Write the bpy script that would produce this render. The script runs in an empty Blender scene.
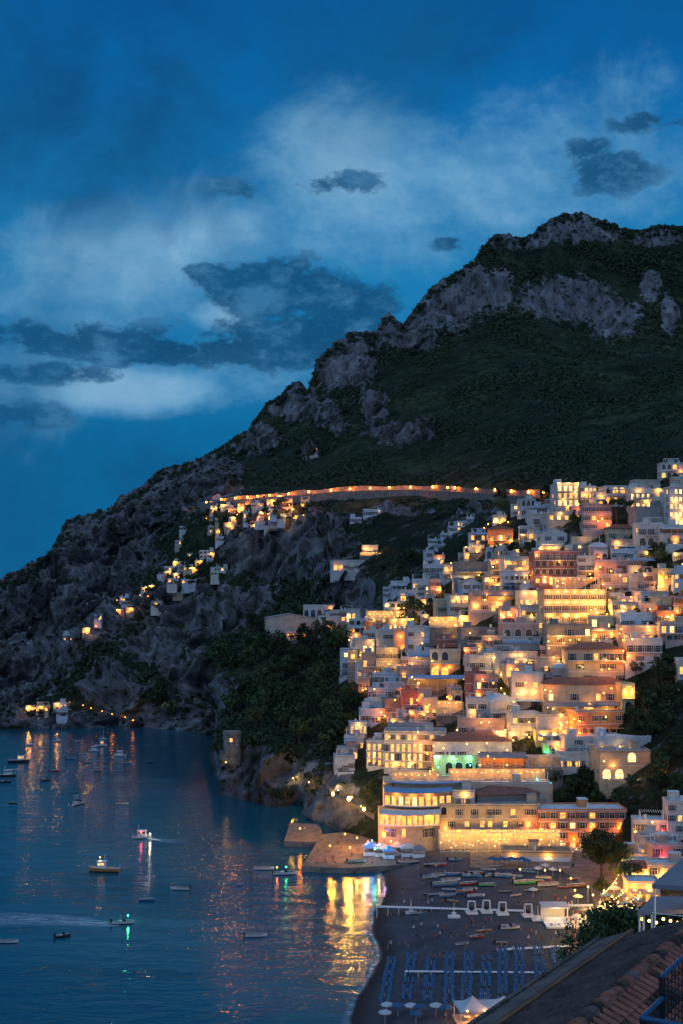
import bpy, math, random
from mathutils import Vector, Matrix, noise
from mathutils.bvhtree import BVHTree
import numpy as np
R_ = random.Random(7)
SC = bpy.context.scene
COL = SC.collection
F = 1200.0; CX = 341.5; HZ = 590.0; CAMZ = 75.0
PI = math.pi
def P(px, py, Y):
    return Vector(((px-CX)/F*Y, Y, CAMZ+(HZ-py)/F*Y))
def onz(px, py, z=0.0):
    Y = (CAMZ-z)*F/(py-HZ); return Vector(((px-CX)/F*Y, Y, z))
def lerp(a, b, t): return a+(b-a)*t
def sstep(x, a, b):
    t = min(1, max(0, (x-a)/(b-a))); return t*t*(3-2*t)

# ------------------------------------------------------------------ materials
def newmat(name):
    m = bpy.data.materials.new(name); m.use_nodes = True
    nt = m.node_tree; nt.nodes.clear()
    return m, nt
def N(nt, t, **kw):
    n = nt.nodes.new(t)
    for k, v in kw.items(): setattr(n, k, v)
    return n
def noise_node(nt, scale, detail=4, rough=.6, coord='Object', dist=0):
    tc = N(nt, 'ShaderNodeTexCoord'); n = N(nt, 'ShaderNodeTexNoise')
    n.inputs['Scale'].default_value = scale; n.inputs['Detail'].default_value = detail
    n.inputs['Roughness'].default_value = rough; n.inputs['Distortion'].default_value = dist
    nt.links.new(tc.outputs[coord], n.inputs['Vector']); return n
def ramp(nt, src, stops):
    r = N(nt, 'ShaderNodeValToRGB'); cr = r.color_ramp
    while len(cr.elements) < len(stops): cr.elements.new(0.5)
    for e, (p, c) in zip(cr.elements, stops):
        e.position = p; e.color = (c[0], c[1], c[2], 1)
    nt.links.new(src, r.inputs['Fac']); return r
def surf(name, c, rough=.8, var=.18, scale=.6, bump=0, bscale=4, metal=0, spec=.3):
    m, nt = newmat(name)
    b = N(nt, 'ShaderNodeBsdfPrincipled'); o = N(nt, 'ShaderNodeOutputMaterial')
    n = noise_node(nt, scale, 5, .65)
    lo = [x*(1-var*1.5) for x in c]; hi = [min(.9, x*(1+var)) for x in c]
    r = ramp(nt, n.outputs['Fac'], [(.3, lo), (.52, c), (.75, hi)])
    nt.links.new(r.outputs['Color'], b.inputs['Base Color'])
    b.inputs['Roughness'].default_value = rough; b.inputs['Metallic'].default_value = metal
    b.inputs['Specular IOR Level'].default_value = spec
    if bump:
        n2 = noise_node(nt, bscale, 4, .6); bp = N(nt, 'ShaderNodeBump')
        bp.inputs['Strength'].default_value = bump; bp.inputs['Distance'].default_value = .3
        nt.links.new(n2.outputs['Fac'], bp.inputs['Height']); nt.links.new(bp.outputs['Normal'], b.inputs['Normal'])
    nt.links.new(b.outputs[0], o.inputs[0]); return m
def emit(name, c, s, var=0.0):
    m, nt = newmat(name)
    e = N(nt, 'ShaderNodeEmission'); o = N(nt, 'ShaderNodeOutputMaterial')
    e.inputs['Color'].default_value = (*c, 1); e.inputs['Strength'].default_value = s
    if var:
        tc = N(nt, 'ShaderNodeTexCoord'); n = N(nt, 'ShaderNodeTexNoise'); n.inputs['Scale'].default_value = 1.7
        oi = N(nt, 'ShaderNodeObjectInfo'); ad = N(nt, 'ShaderNodeVectorMath', operation='MULTIPLY_ADD')
        ad.inputs[1].default_value = (1, 1, 1); nt.links.new(tc.outputs['Object'], ad.inputs[0])
        cb = N(nt, 'ShaderNodeCombineXYZ'); mu = N(nt, 'ShaderNodeMath', operation='MULTIPLY'); mu.inputs[1].default_value = 90
        nt.links.new(oi.outputs['Random'], mu.inputs[0])
        for k in range(3): nt.links.new(mu.outputs[0], cb.inputs[k])
        nt.links.new(cb.outputs[0], ad.inputs[2]); nt.links.new(ad.outputs[0], n.inputs['Vector'])
        mr = N(nt, 'ShaderNodeMapRange'); mr.inputs['From Min'].default_value = .3; mr.inputs['From Max'].default_value = .7
        mr.inputs['To Min'].default_value = s*(1-var); mr.inputs['To Max'].default_value = s*(1+var)
        nt.links.new(n.outputs['Fac'], mr.inputs['Value']); nt.links.new(mr.outputs[0], e.inputs['Strength'])
    nt.links.new(e.outputs[0], o.inputs[0]); m.cycles.emission_sampling = 'NONE'; return m

WALLC = {'W': (.57, .52, .46), 'B': (.50, .53, .57), 'C': (.55, .41, .26), 'P': (.52, .33, .27), 'O': (.66, .26, .11),
         'T': (.42, .14, .10), 'G': (.30, .28, .26), 'Y': (.68, .50, .22), 'S': (.24, .21, .19), 'N': (.50, .40, .32)}
CNAME = {'W': 'white', 'B': 'pale blue-white', 'C': 'cream', 'P': 'pink', 'O': 'orange', 'T': 'dark red', 'G': 'grey', 'Y': 'yellow',
         'S': 'dark stone', 'N': 'beige'}
M = {}
for k, c in WALLC.items(): M['wall'+k] = surf('plaster_'+CNAME[k].replace(' ', '_'), c, .9, .22, .35, .35, 1.6)
M['roofw'] = surf('roof_white', (.55, .6, .64), .8, .2, .4)
M['roofg'] = surf('roof_grey', (.28, .28, .29), .9, .3, .5)
M['tile'] = surf('roof_tile', (.27, .11, .075), .85, .35, 1.2, .6, 3)
M['trim'] = surf('trim_white', (.74, .73, .70), .7, .06, 1)
M['rail'] = surf('rail_iron', (.16, .17, .2), .5, .1, 2)
M['shut'] = surf('shutter', (.14, .09, .07), .7, .3, .3)
M['glass'] = surf('glass_dark', (.02, .025, .035), .12, .1, 1, spec=.8)
M['lit'] = emit('window_warm', (1, .44, .09), 1.8, .8)
M['lit2'] = emit('window_pale', (1, .60, .22), 2.3, .65)
M['lito'] = emit('window_orange', (1, .36, .06), 2.4, .5)
M['bulb'] = emit('bulb_warm', (1, .52, .14), 9)
M['bulbo'] = emit('bulb_orange', (1, .33, .05), 16)
M['bulbw'] = emit('bulb_white', (1, .95, .75), 25)
M['bulbb'] = emit('bulb_blue', (.05, .3, 1), 12)
M['bulbg'] = emit('bulb_green', (.05, 1, .35), 12)
M['bulbr'] = emit('bulb_red', (1, .12, .1), 8)
M['awnw'] = surf('canvas_white', (.5, .5, .5), .9, .08, 1)
M['awnb'] = surf('canvas_blue', (.16, .30, .48), .9, .1, 1)
M['awng'] = surf('canvas_grey', (.22, .22, .23), .9, .1, .6)
M['red'] = surf('paint_red', (.55, .04, .06), .6, .1, 1)
M['wood'] = surf('wood_brown', (.20, .10, .05), .7, .3, 1.5)
M['bark'] = surf('bark', (.08, .06, .045), .9, .3, 2)
M['concrete'] = surf('concrete', (.30, .27, .25), .85, .2, .35, .3, 2)
M['paving'] = surf('paving', (.2, .15, .115), .85, .35, .5, .4, 1.5)
M['asphalt'] = surf('asphalt', (.06, .06, .062), .9, .2, .5)
M['stone'] = surf('stone_wall', (.20, .17, .15), .95, .4, .45, .8, 1.2)
M['boatw'] = surf('hull_white', (.66, .68, .72), .35, .08, 1, spec=.5)
M['boatb'] = surf('hull_blue', (.08, .22, .42), .4, .08, 1, spec=.5)
M['boatd'] = surf('hull_dark', (.03, .035, .05), .4, .1, 1, spec=.5)
M['boatr'] = surf('hull_red', (.42, .07, .05), .4, .1, 1, spec=.5)
M['boatg'] = surf('hull_green', (.10, .55, .16), .5, .1, 1, spec=.5)
M['boato'] = surf('hull_varnish', (.45, .20, .07), .4, .15, 1, spec=.5)
M['deck'] = surf('deck', (.36, .30, .24), .7, .2, 1)
M['rubber'] = surf('rubber', (.02, .02, .02), .6, .1, 1)
M['loung'] = surf('canvas_lounger', (.04, .105, .20), .9, .1, 1)
M['skin'] = surf('skin', (.45, .26, .18), .6, .05, 2)
M['hair'] = surf('hair', (.04, .025, .015), .6, .2, 2)
for k, c in {'cw': (.6, .6, .6), 'cb': (.05, .1, .25), 'cr': (.4, .06, .06), 'ck': (.03, .03, .035), 'ct': (.35, .27, .18)}.items():
    M[k] = surf('cloth_'+k, c, .9, .08, 3)
def pool_mat():
    m, nt = newmat('pool_water'); e = N(nt, 'ShaderNodeBsdfPrincipled'); o = N(nt, 'ShaderNodeOutputMaterial')
    e.inputs['Base Color'].default_value = (.05, .5, .55, 1); e.inputs['Roughness'].default_value = .1
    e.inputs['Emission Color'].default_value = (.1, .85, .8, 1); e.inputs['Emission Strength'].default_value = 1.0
    nt.links.new(e.outputs[0], o.inputs[0]); return m
M['pool'] = pool_mat()

def leafmat(name, dark, light):
    m, nt = newmat(name); b = N(nt, 'ShaderNodeBsdfPrincipled'); o = N(nt, 'ShaderNodeOutputMaterial')
    n = noise_node(nt, .55, 3, .6); r = ramp(nt, n.outputs['Fac'], [(.35, dark), (.65, light)])
    oi = N(nt, 'ShaderNodeObjectInfo'); hs = N(nt, 'ShaderNodeHueSaturation')
    mr = N(nt, 'ShaderNodeMapRange'); mr.inputs['To Min'].default_value = .6; mr.inputs['To Max'].default_value = 1.5
    nt.links.new(oi.outputs['Random'], mr.inputs['Value']); nt.links.new(mr.outputs[0], hs.inputs['Value'])
    nt.links.new(r.outputs['Color'], hs.inputs['Color']); nt.links.new(hs.outputs[0], b.inputs['Base Color'])
    b.inputs['Roughness'].default_value = .8; b.inputs['Specular IOR Level'].default_value = .15
    nt.links.new(b.outputs[0], o.inputs[0]); return m
M['leaf'] = leafmat('foliage', (.018, .032, .014), (.06, .085, .032))
M['leaf2'] = leafmat('foliage_olive', (.04, .055, .02), (.12, .13, .05))
M['scrub'] = leafmat('scrub_leaves', (.014, .024, .013), (.036, .050, .024))

def terrain_mat():
    m, nt = newmat('mountain_rock_and_scrub'); L = nt.links
    b = N(nt, 'ShaderNodeBsdfPrincipled'); o = N(nt, 'ShaderNodeOutputMaterial')
    at = N(nt, 'ShaderNodeAttribute', attribute_name='rock')
    big = noise_node(nt, .012, 8, .7); fine = noise_node(nt, .12, 6, .75)
    # vertical streaks: squash z
    tc = N(nt, 'ShaderNodeTexCoord'); mp = N(nt, 'ShaderNodeMapping'); mp.inputs['Scale'].default_value = (.075, .075, .014)
    L.new(tc.outputs['Object'], mp.inputs['Vector'])
    st = N(nt, 'ShaderNodeTexNoise'); st.inputs['Scale'].default_value = 1; st.inputs['Detail'].default_value = 8; st.inputs['Roughness'].default_value = .72
    L.new(mp.outputs[0], st.inputs['Vector'])
    rock = ramp(nt, st.outputs['Fac'], [(.32, (.028, .027, .028)), (.43, (.10, .094, .092)), (.54, (.18, .175, .185)), (.70, (.33, .32, .335))])
    veg0 = ramp(nt, fine.outputs['Fac'], [(.3, (.012, .018, .011)), (.5, (.028, .038, .02)), (.7, (.07, .075, .042))])
    bigr = ramp(nt, big.outputs['Fac'], [(.36, (.45, .5, .5)), (.5, (.9, .9, .9)), (.64, (1.9, 1.7, 1.5))])
    veg = N(nt, 'ShaderNodeMix', data_type='RGBA', blend_type='MULTIPLY'); veg.inputs[0].default_value = 1; L.new(veg0.outputs[0], veg.inputs[6]); L.new(bigr.outputs[0], veg.inputs[7])
    # mask = rock attr + (fine-.5)*k
    s1 = N(nt, 'ShaderNodeMath', operation='SUBTRACT'); s1.inputs[1].default_value = .5; L.new(fine.outputs['Fac'], s1.inputs[0])
    s2 = N(nt, 'ShaderNodeMath', operation='MULTIPLY'); s2.inputs[1].default_value = 3.4; L.new(s1.outputs[0], s2.inputs[0])
    s3 = N(nt, 'ShaderNodeMath', operation='ADD'); L.new(s2.outputs[0], s3.inputs[0]); L.new(at.outputs['Fac'], s3.inputs[1])
    g1 = N(nt, 'ShaderNodeMath', operation='SUBTRACT'); g1.inputs[1].default_value = .5; L.new(big.outputs['Fac'], g1.inputs[0])
    g2 = N(nt, 'ShaderNodeMath', operation='MULTIPLY_ADD'); g2.inputs[1].default_value = 1.6; L.new(g1.outputs[0], g2.inputs[0]); L.new(s3.outputs[0], g2.inputs[2])
    mk = N(nt, 'ShaderNodeMapRange'); mk.inputs['From Min'].default_value = .56; mk.inputs['From Max'].default_value = .74
    L.new(g2.outputs[0], mk.inputs['Value'])
    mx = N(nt, 'ShaderNodeMix', data_type='RGBA'); L.new(mk.outputs[0], mx.inputs[0]); L.new(veg.outputs[2], mx.inputs[6]); L.new(rock.outputs['Color'], mx.inputs[7])
    L.new(mx.outputs[2], b.inputs['Base Color'])
    b.inputs['Roughness'].default_value = .95; b.inputs['Specular IOR Level'].default_value = .1
    bp = N(nt, 'ShaderNodeBump'); bp.inputs['Strength'].default_value = 1; bp.inputs['Distance'].default_value = 5.5
    a = N(nt, 'ShaderNodeMath', operation='MULTIPLY_ADD'); a.inputs[1].default_value = .5; L.new(fine.outputs['Fac'], a.inputs[0]); L.new(st.outputs['Fac'], a.inputs[2])
    L.new(a.outputs[0], bp.inputs['Height']); L.new(bp.outputs[0], b.inputs['Normal'])
    L.new(b.outputs[0], o.inputs[0]); return m
M['terrain'] = terrain_mat()

def water_mat():
    m, nt = newmat('sea_water'); L = nt.links
    b = N(nt, 'ShaderNodeBsdfPrincipled'); o = N(nt, 'ShaderNodeOutputMaterial')
    b.inputs['Base Color'].default_value = (.002, .075, .11, 1); b.inputs['Roughness'].default_value = .05
    b.inputs['IOR'].default_value = 1.33; b.inputs['Specular IOR Level'].default_value = .5
    tc = N(nt, 'ShaderNodeTexCoord')
    def nz(sx, sy, rot, det, ro):
        mp = N(nt, 'ShaderNodeMapping'); mp.inputs['Scale'].default_value = (sx, sy, 1); mp.inputs['Rotation'].default_value = (0, 0, rot)
        L.new(tc.outputs['Object'], mp.inputs['Vector'])
        n = N(nt, 'ShaderNodeTexNoise'); n.inputs['Scale'].default_value = 1; n.inputs['Detail'].default_value = det; n.inputs['Roughness'].default_value = ro
        n.inputs['Distortion'].default_value = .6
        L.new(mp.outputs[0], n.inputs['Vector']); return n
    a = nz(.07, .20, .25, 5, .6); c = nz(.016, .03, -.3, 3, .5); d = nz(.8, 1.5, 0.1, 3, .6)
    m1 = N(nt, 'ShaderNodeMath', operation='MULTIPLY_ADD'); m1.inputs[1].default_value = .16
    L.new(d.outputs['Fac'], m1.inputs[0]); L.new(a.outputs['Fac'], m1.inputs[2])
    bp = N(nt, 'ShaderNodeBump'); bp.inputs['Strength'].default_value = 1; bp.inputs['Distance'].default_value = .48
    # calmer and rougher patches
    mr = N(nt, 'ShaderNodeMapRange'); mr.inputs['From Min'].default_value = .35; mr.inputs['From Max'].default_value = .65
    mr.inputs['To Min'].default_value = .35; mr.inputs['To Max'].default_value = 1.0
    L.new(c.outputs['Fac'], mr.inputs['Value']); L.new(mr.outputs[0], bp.inputs['Strength'])
    L.new(m1.outputs[0], bp.inputs['Height']); L.new(bp.outputs[0], b.inputs['Normal'])
    L.new(b.outputs[0], o.inputs[0]); return m
M['water'] = water_mat()
def sand_mat():
    m, nt = newmat('beach_sand'); L = nt.links
    b = N(nt, 'ShaderNodeBsdfPrincipled'); o = N(nt, 'ShaderNodeOutputMaterial')
    n = noise_node(nt, .25, 8, .7); at = N(nt, 'ShaderNodeAttribute', attribute_name='wet')
    r = ramp(nt, n.outputs['Fac'], [(.3, (.042, .047, .058)), (.7, (.09, .096, .11))])
    mx = N(nt, 'ShaderNodeMix', data_type='RGBA'); L.new(at.outputs['Fac'], mx.inputs[0]); L.new(r.outputs[0], mx.inputs[6]); mx.inputs[7].default_value = (.03, .028, .027, 1)
    L.new(mx.outputs[2], b.inputs['Base Color']); b.inputs['Roughness'].default_value = .95; b.inputs['Specular IOR Level'].default_value = .15
    n2 = noise_node(nt, 1.2, 6, .7); bp = N(nt, 'ShaderNodeBump'); bp.inputs['Strength'].default_value = .6; bp.inputs['Distance'].default_value = .3
    L.new(n2.outputs['Fac'], bp.inputs['Height']); L.new(bp.outputs[0], b.inputs['Normal'])
    L.new(b.outputs[0], o.inputs[0]); return m
M['sand'] = sand_mat()
def wake_mat():
    m, nt = newmat('wake_foam'); L = nt.links
    b = N(nt, 'ShaderNodeBsdfDiffuse'); b.inputs['Color'].default_value = (.6, .68, .75, 1)
    t = N(nt, 'ShaderNodeBsdfTransparent'); mx = N(nt, 'ShaderNodeMixShader'); o = N(nt, 'ShaderNodeOutputMaterial')
    tc = N(nt, 'ShaderNodeTexCoord'); mp = N(nt, 'ShaderNodeMapping'); mp.inputs['Scale'].default_value = (.25, 1.1, 1)
    L.new(tc.outputs['Object'], mp.inputs[0]); n = N(nt, 'ShaderNodeTexNoise'); n.inputs['Scale'].default_value = 1; n.inputs['Detail'].default_value = 6; n.inputs['Roughness'].default_value = .7
    L.new(mp.outputs[0], n.inputs['Vector'])
    at = N(nt, 'ShaderNodeAttribute', attribute_name='foam'); ml = N(nt, 'ShaderNodeMath', operation='MULTIPLY')
    mr = N(nt, 'ShaderNodeMapRange'); mr.inputs['From Min'].default_value = .38; mr.inputs['From Max'].default_value = .7
    L.new(n.outputs['Fac'], mr.inputs['Value']); L.new(mr.outputs[0], ml.inputs[0]); L.new(at.outputs['Fac'], ml.inputs[1])
    L.new(ml.outputs[0], mx.inputs[0]); L.new(t.outputs[0], mx.inputs[1]); L.new(b.outputs[0], mx.inputs[2]); L.new(mx.outputs[0], o.inputs[0]); return m
M['wake'] = wake_mat()

# ------------------------------------------------------------------ mesh builder
class MB:
    def __init__(s): s.v = []; s.f = []; s.m = []
    def face(s, pts, m=0):
        i = len(s.v); s.v += [tuple(p) for p in pts]; s.f.append(tuple(range(i, i+len(pts)))); s.m.append(m)
    def box(s, x0, x1, y0, y1, z0, z1, m=0):
        i = len(s.v)
        s.v += [(x0,y0,z0),(x1,y0,z0),(x1,y1,z0),(x0,y1,z0),(x0,y0,z1),(x1,y0,z1),(x1,y1,z1),(x0,y1,z1)]
        for q in ((0,3,2,1),(4,5,6,7),(0,1,5,4),(1,2,6,5),(2,3,7,6),(3,0,4,7)):
            s.f.append(tuple(i+k for k in q)); s.m.append(m)
        return s
    def prism(s, poly, z0, z1, m=0, mtop=None):
        n = len(poly); i = len(s.v)
        s.v += [(p[0], p[1], z0) for p in poly]+[(p[0], p[1], z1) for p in poly]
        for k in range(n):
            j = (k+1) % n; s.f.append((i+k, i+j, i+n+j, i+n+k)); s.m.append(m)
        s.f.append(tuple(i+n+k for k in range(n))); s.m.append(m if mtop is None else mtop)
        s.f.append(tuple(i+k for k in reversed(range(n)))); s.m.append(m)
        return s
    def tube(s, a, b, r, r2=None, n=6, m=0):
        a = Vector(a); b = Vector(b); r2 = r if r2 is None else r2
        d = (b-a).normalized(); u = d.orthogonal().normalized(); w = d.cross(u); i = len(s.v)
        for k in range(n):
            t = 2*PI*k/n; o = u*math.cos(t)+w*math.sin(t); s.v.append(tuple(a+o*r))
        for k in range(n):
            t = 2*PI*k/n; o = u*math.cos(t)+w*math.sin(t); s.v.append(tuple(b+o*r2))
        for k in range(n):
            j = (k+1) % n; s.f.append((i+k, i+j, i+n+j, i+n+k)); s.m.append(m)
        s.f.append(tuple(i+n+k for k in range(n))); s.m.append(m); s.f.append(tuple(i+k for k in reversed(range(n)))); s.m.append(m)
        return s
    def ball(s, c, r, m=0, nu=8, nv=5, sz=1):
        i = len(s.v); s.v.append((c[0], c[1], c[2]-r*sz))
        for a in range(1, nv):
            t = PI*a/nv
            for b in range(nu):
                q = 2*PI*b/nu; s.v.append((c[0]+r*math.sin(t)*math.cos(q), c[1]+r*math.sin(t)*math.sin(q), c[2]-r*sz*math.cos(t)))
        s.v.append((c[0], c[1], c[2]+r*sz)); e = len(s.v)-1
        for b in range(nu):
            s.f.append((i, i+1+(b+1) % nu, i+1+b)); s.m.append(m)
            for a in range(nv-2):
                q = i+1+a*nu; s.f.append((q+b, q+(b+1) % nu, q+nu+(b+1) % nu, q+nu+b)); s.m.append(m)
            q = i+1+(nv-2)*nu; s.f.append((q+b, q+(b+1) % nu, e)); s.m.append(m)
        return s
    def mesh(s, name, mats, smooth=False):
        me = bpy.data.meshes.new(name); me.from_pydata(s.v, [], s.f)
        if not isinstance(mats, (list, tuple)): mats = [mats]
        for x in mats: me.materials.append(M[x] if isinstance(x, str) else x)
        if len(mats) > 1: me.polygons.foreach_set('material_index', s.m)
        if smooth: me.polygons.foreach_set('use_smooth', [True]*len(s.f))
        me.update(); return me
    def build(s, name, mats, parent=None, smooth=False, loc=None, rz=0):
        return put(name, s.mesh(name, mats, smooth), parent, loc, rz)
def put(name, me, parent=None, loc=None, rz=0, scale=None):
    o = bpy.data.objects.new(name, me); COL.objects.link(o)
    if parent: o.parent = parent
    if loc is not None: o.location = loc
    if rz: o.rotation_euler = (0, 0, rz)
    if scale is not None: o.scale = scale if hasattr(scale, '__len__') else (scale,)*3
    return o
THINGS = []   # (obj, px, py) : labels are made unique at the end
def project(v):
    return (CX+v[0]/v[1]*F, HZ-(v[2]-CAMZ)/v[1]*F) if v[1] > 1 else (-999, -999)
def tag(o, label, cat, group=None, loc=None, where=False):
    o['label'] = label; o['category'] = cat
    if group: o['group'] = group
    if where: THINGS.append((o, *project(loc if loc is not None else o.location)))
    return o
def empty(name, loc, rz=0, sc=None):
    o = bpy.data.objects.new(name, None); COL.objects.link(o); o.location = loc; o.rotation_euler = (0, 0, rz)
    o.empty_display_size = .3
    if sc: o.scale = (sc,)*3
    return o
def structure(o): o['kind'] = 'structure'; return o
def copy_tree(o, parent=None):
    c = o.copy(); COL.objects.link(c)
    if parent: c.parent = parent
    for ch in list(KIDS.get(o.name, ())): copy_tree(ch, c)
    return c
KIDS = {}
def reg(o):
    KIDS[o.name] = [x for x in bpy.data.objects if x.parent == o]
    for x in KIDS[o.name]: reg(x)
    return o

# ------------------------------------------------------------------ the mountain and coast, knots from shore to ridge
# per column: (row, distance) pairs ; knots: shore, sea-cliff top, slope, cliff foot, cliff top, road, mid slope, crag foot, ridge
W = None
KN = [
 (-260,[(728,652),(722,670),(716,700),(712,760),(708,800),(704,850),(700,880),(698,900),(690,960)]),
 (-80, [(728,652),(700,675),(680,720),(665,800),(650,900),(640,950),(630,1000),(625,1050),(612,1150)]),
 (0,   [(728,652),(712,668),(705,720),(695,900),(660,960),(630,1020),(615,1070),(600,1120),(581,1200)]),
 (40,  [(728,652),(712,668),(690,710),(685,900),(650,960),(615,1020),(600,1070),(580,1140),(558,1210)]),
 (60,  [(728,652),(712,668),(655,740),(650,920),(600,1000),(580,1050),(565,1100),(550,1160),(524,1230)]),
 (75,  [(728,652),(713,668),(640,750),(632,930),(590,1000),(570,1060),(560,1100),(540,1170),(517,1240)]),
 (110, [(728,652),(716,668),(603,790),(598,950),(570,1020),(550,1070),(540,1110),(530,1170),(505,1245)]),
 (150, [(729,650),(700,680),(650,720),(580,800),(565,960),(540,1060),(525,1110),(505,1180),(478,1250)]),
 (190, [(732,636),(705,675),(640,720),(590,770),(520,850),(512,980),(500,1080),(490,1170),(463,1260)]),
 (212, [(735,622),(708,665),(650,700),(585,760),(512,850),(503,900),(495,1050),(475,1170),(452,1260)]),
 (220, [(793,443),(749,457),(655,600),(590,740),(518,800),(502,860),(490,1020),(468,1170),(447,1260)]),
 (260, [(803,422),(745,440),(655,580),(590,720),(515,770),(499,835),(470,1000),(440,1190),(407,1270)]),
 (300, [(812,405),(750,428),(660,560),(600,690),(520,750),(496,815),(460,980),(415,1200),(386,1280)]),
 (345, [(832,372),(775,400),(660,515),(612,600),(555,640),(492,800),(440,980),(385,1220),(338,1300)]),
 (380, [(843,348),(785,384),(665,485),(602,570),(545,640),(491,790),(430,980),(362,1240),(326,1320)]),
 (430, [(842,350),(797,374),(680,445),(600,515),(530,620),(490,780),(420,1000),(340,1280),(288,1360)]),
 (480, [(842,350),(798,368),(690,422),(600,480),(540,540),(493,690),(400,1000),(318,1320),(250,1400)]),
 (530, [(842,350),(798,368),(690,412),(600,460),(530,508),(497,620),(400,960),(322,1330),(236,1440)]),
 (575, [(842,350),(800,366),(690,405),(600,450),(522,488),(495,580),(400,940),(332,1350),(213,1500)]),
 (592, [(843,349),(802,364),(690,402),(600,445),(522,484),(492,570),(400,940),(335,1360),(216,1510)]),
 (612, [(846,343),(806,362),(750,380),(600,440),(520,480),(490,560),(400,940),(338,1360),(220,1520)]),
 (624, [(950,235),(864,316),(765,372),(600,440),(520,480),(488,560),(400,940),(338,1360),(222,1530)]),
 (650, [(950,235),(868,305),(745,375),(600,432),(515,472),(478,545),(400,930),(338,1360),(228,1540)]),
 (690, [(950,235),(865,300),(700,385),(600,428),(510,465),(466,535),(390,920),(345,1370),(226,1550)]),
 (800, [(950,235),(850,300),(690,380),(600,420),(510,460),(460,540),(390,920),(340,1370),(235,1560)]),
 (1000,[(950,235),(840,300),(680,380),(590,420),(500,460),(450,540),(380,920),(330,1370),(250,1560)]),
]
RIDGE = [(-260,700),(-80,612),(0,581),(20,571),(40,560),(55,548),(62,532),(66,521),(80,516),(95,513),(97,509),(104,511),(118,503),(124,496),(130,496),(150,480),(158,472),(178,466),(200,459),
 (215,450),(235,438),(250,430),(258,415),(266,403),(280,396),(288,386),(300,383),(307,392),(312,378),(320,358),(335,345),(350,334),(365,333),(376,335),(383,319),(389,313),(396,321),(404,326),
 (418,306),(430,290),(445,280),(460,270),(473,262),(482,247),(490,240),(505,236),(520,238),(532,235),(540,226),(552,218),(565,214),(580,213),(592,216),(605,222),(620,228),(640,230),(655,227),(670,226),(690,226),(740,236),(800,240),(1000,270)]
def interp_tab(tab, x):
    for i in range(len(tab)-1):
        if tab[i][0] <= x <= tab[i+1][0]:
            t = (x-tab[i][0])/(tab[i+1][0]-tab[i][0]); return i, t
    return (0, 0) if x < tab[0][0] else (len(tab)-2, 1)
ROCKS = [(575,228,45,14),(515,243,28,8),(565,300,40,22),(612,318,24,18),(650,285,9,16),(668,315,7,18),(655,240,22,7),(440,300,46,30),(497,290,14,18),(395,325,32,24),(345,362,28,28),(290,400,24,18),
 (400,434,32,10),(415,345,22,8),(375,410,12,16),(330,420,14,14),(310,452,8,8),(150,500,52,24),(115,530,45,26),(205,478,35,22),(80,600,55,42),(30,645,45,45),(95,560,60,20),(250,440,25,14),(15,600,34,26),(15,690,20,22),
 (200,610,52,26),(165,645,38,18),(290,545,58,34),(350,592,26,28),(430,532,40,18),(110,685,30,22),(222,695,18,16),(180,675,28,22),(262,598,16,12),(395,520,22,14),
 (250,780,40,26),(295,785,30,30),(330,805,25,34),(80,722,95,7),(180,722,35,8),(480,515,20,10),(460,285,30,20)]
def rock_at(px, row):
    v = 0
    for cx, cy, rx, ry in ROCKS:
        d = ((px-cx)/rx)**2+((row-cy)/ry)**2
        if d < 2.2: v = max(v, 1-d/2.2)
    return min(1, v*1.5)
def in_town(px, row):
    # how much of the town stands here (smooth ground)
    a = sstep(px, 345, 400) * sstep(row, 500, 530)
    return a
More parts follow.
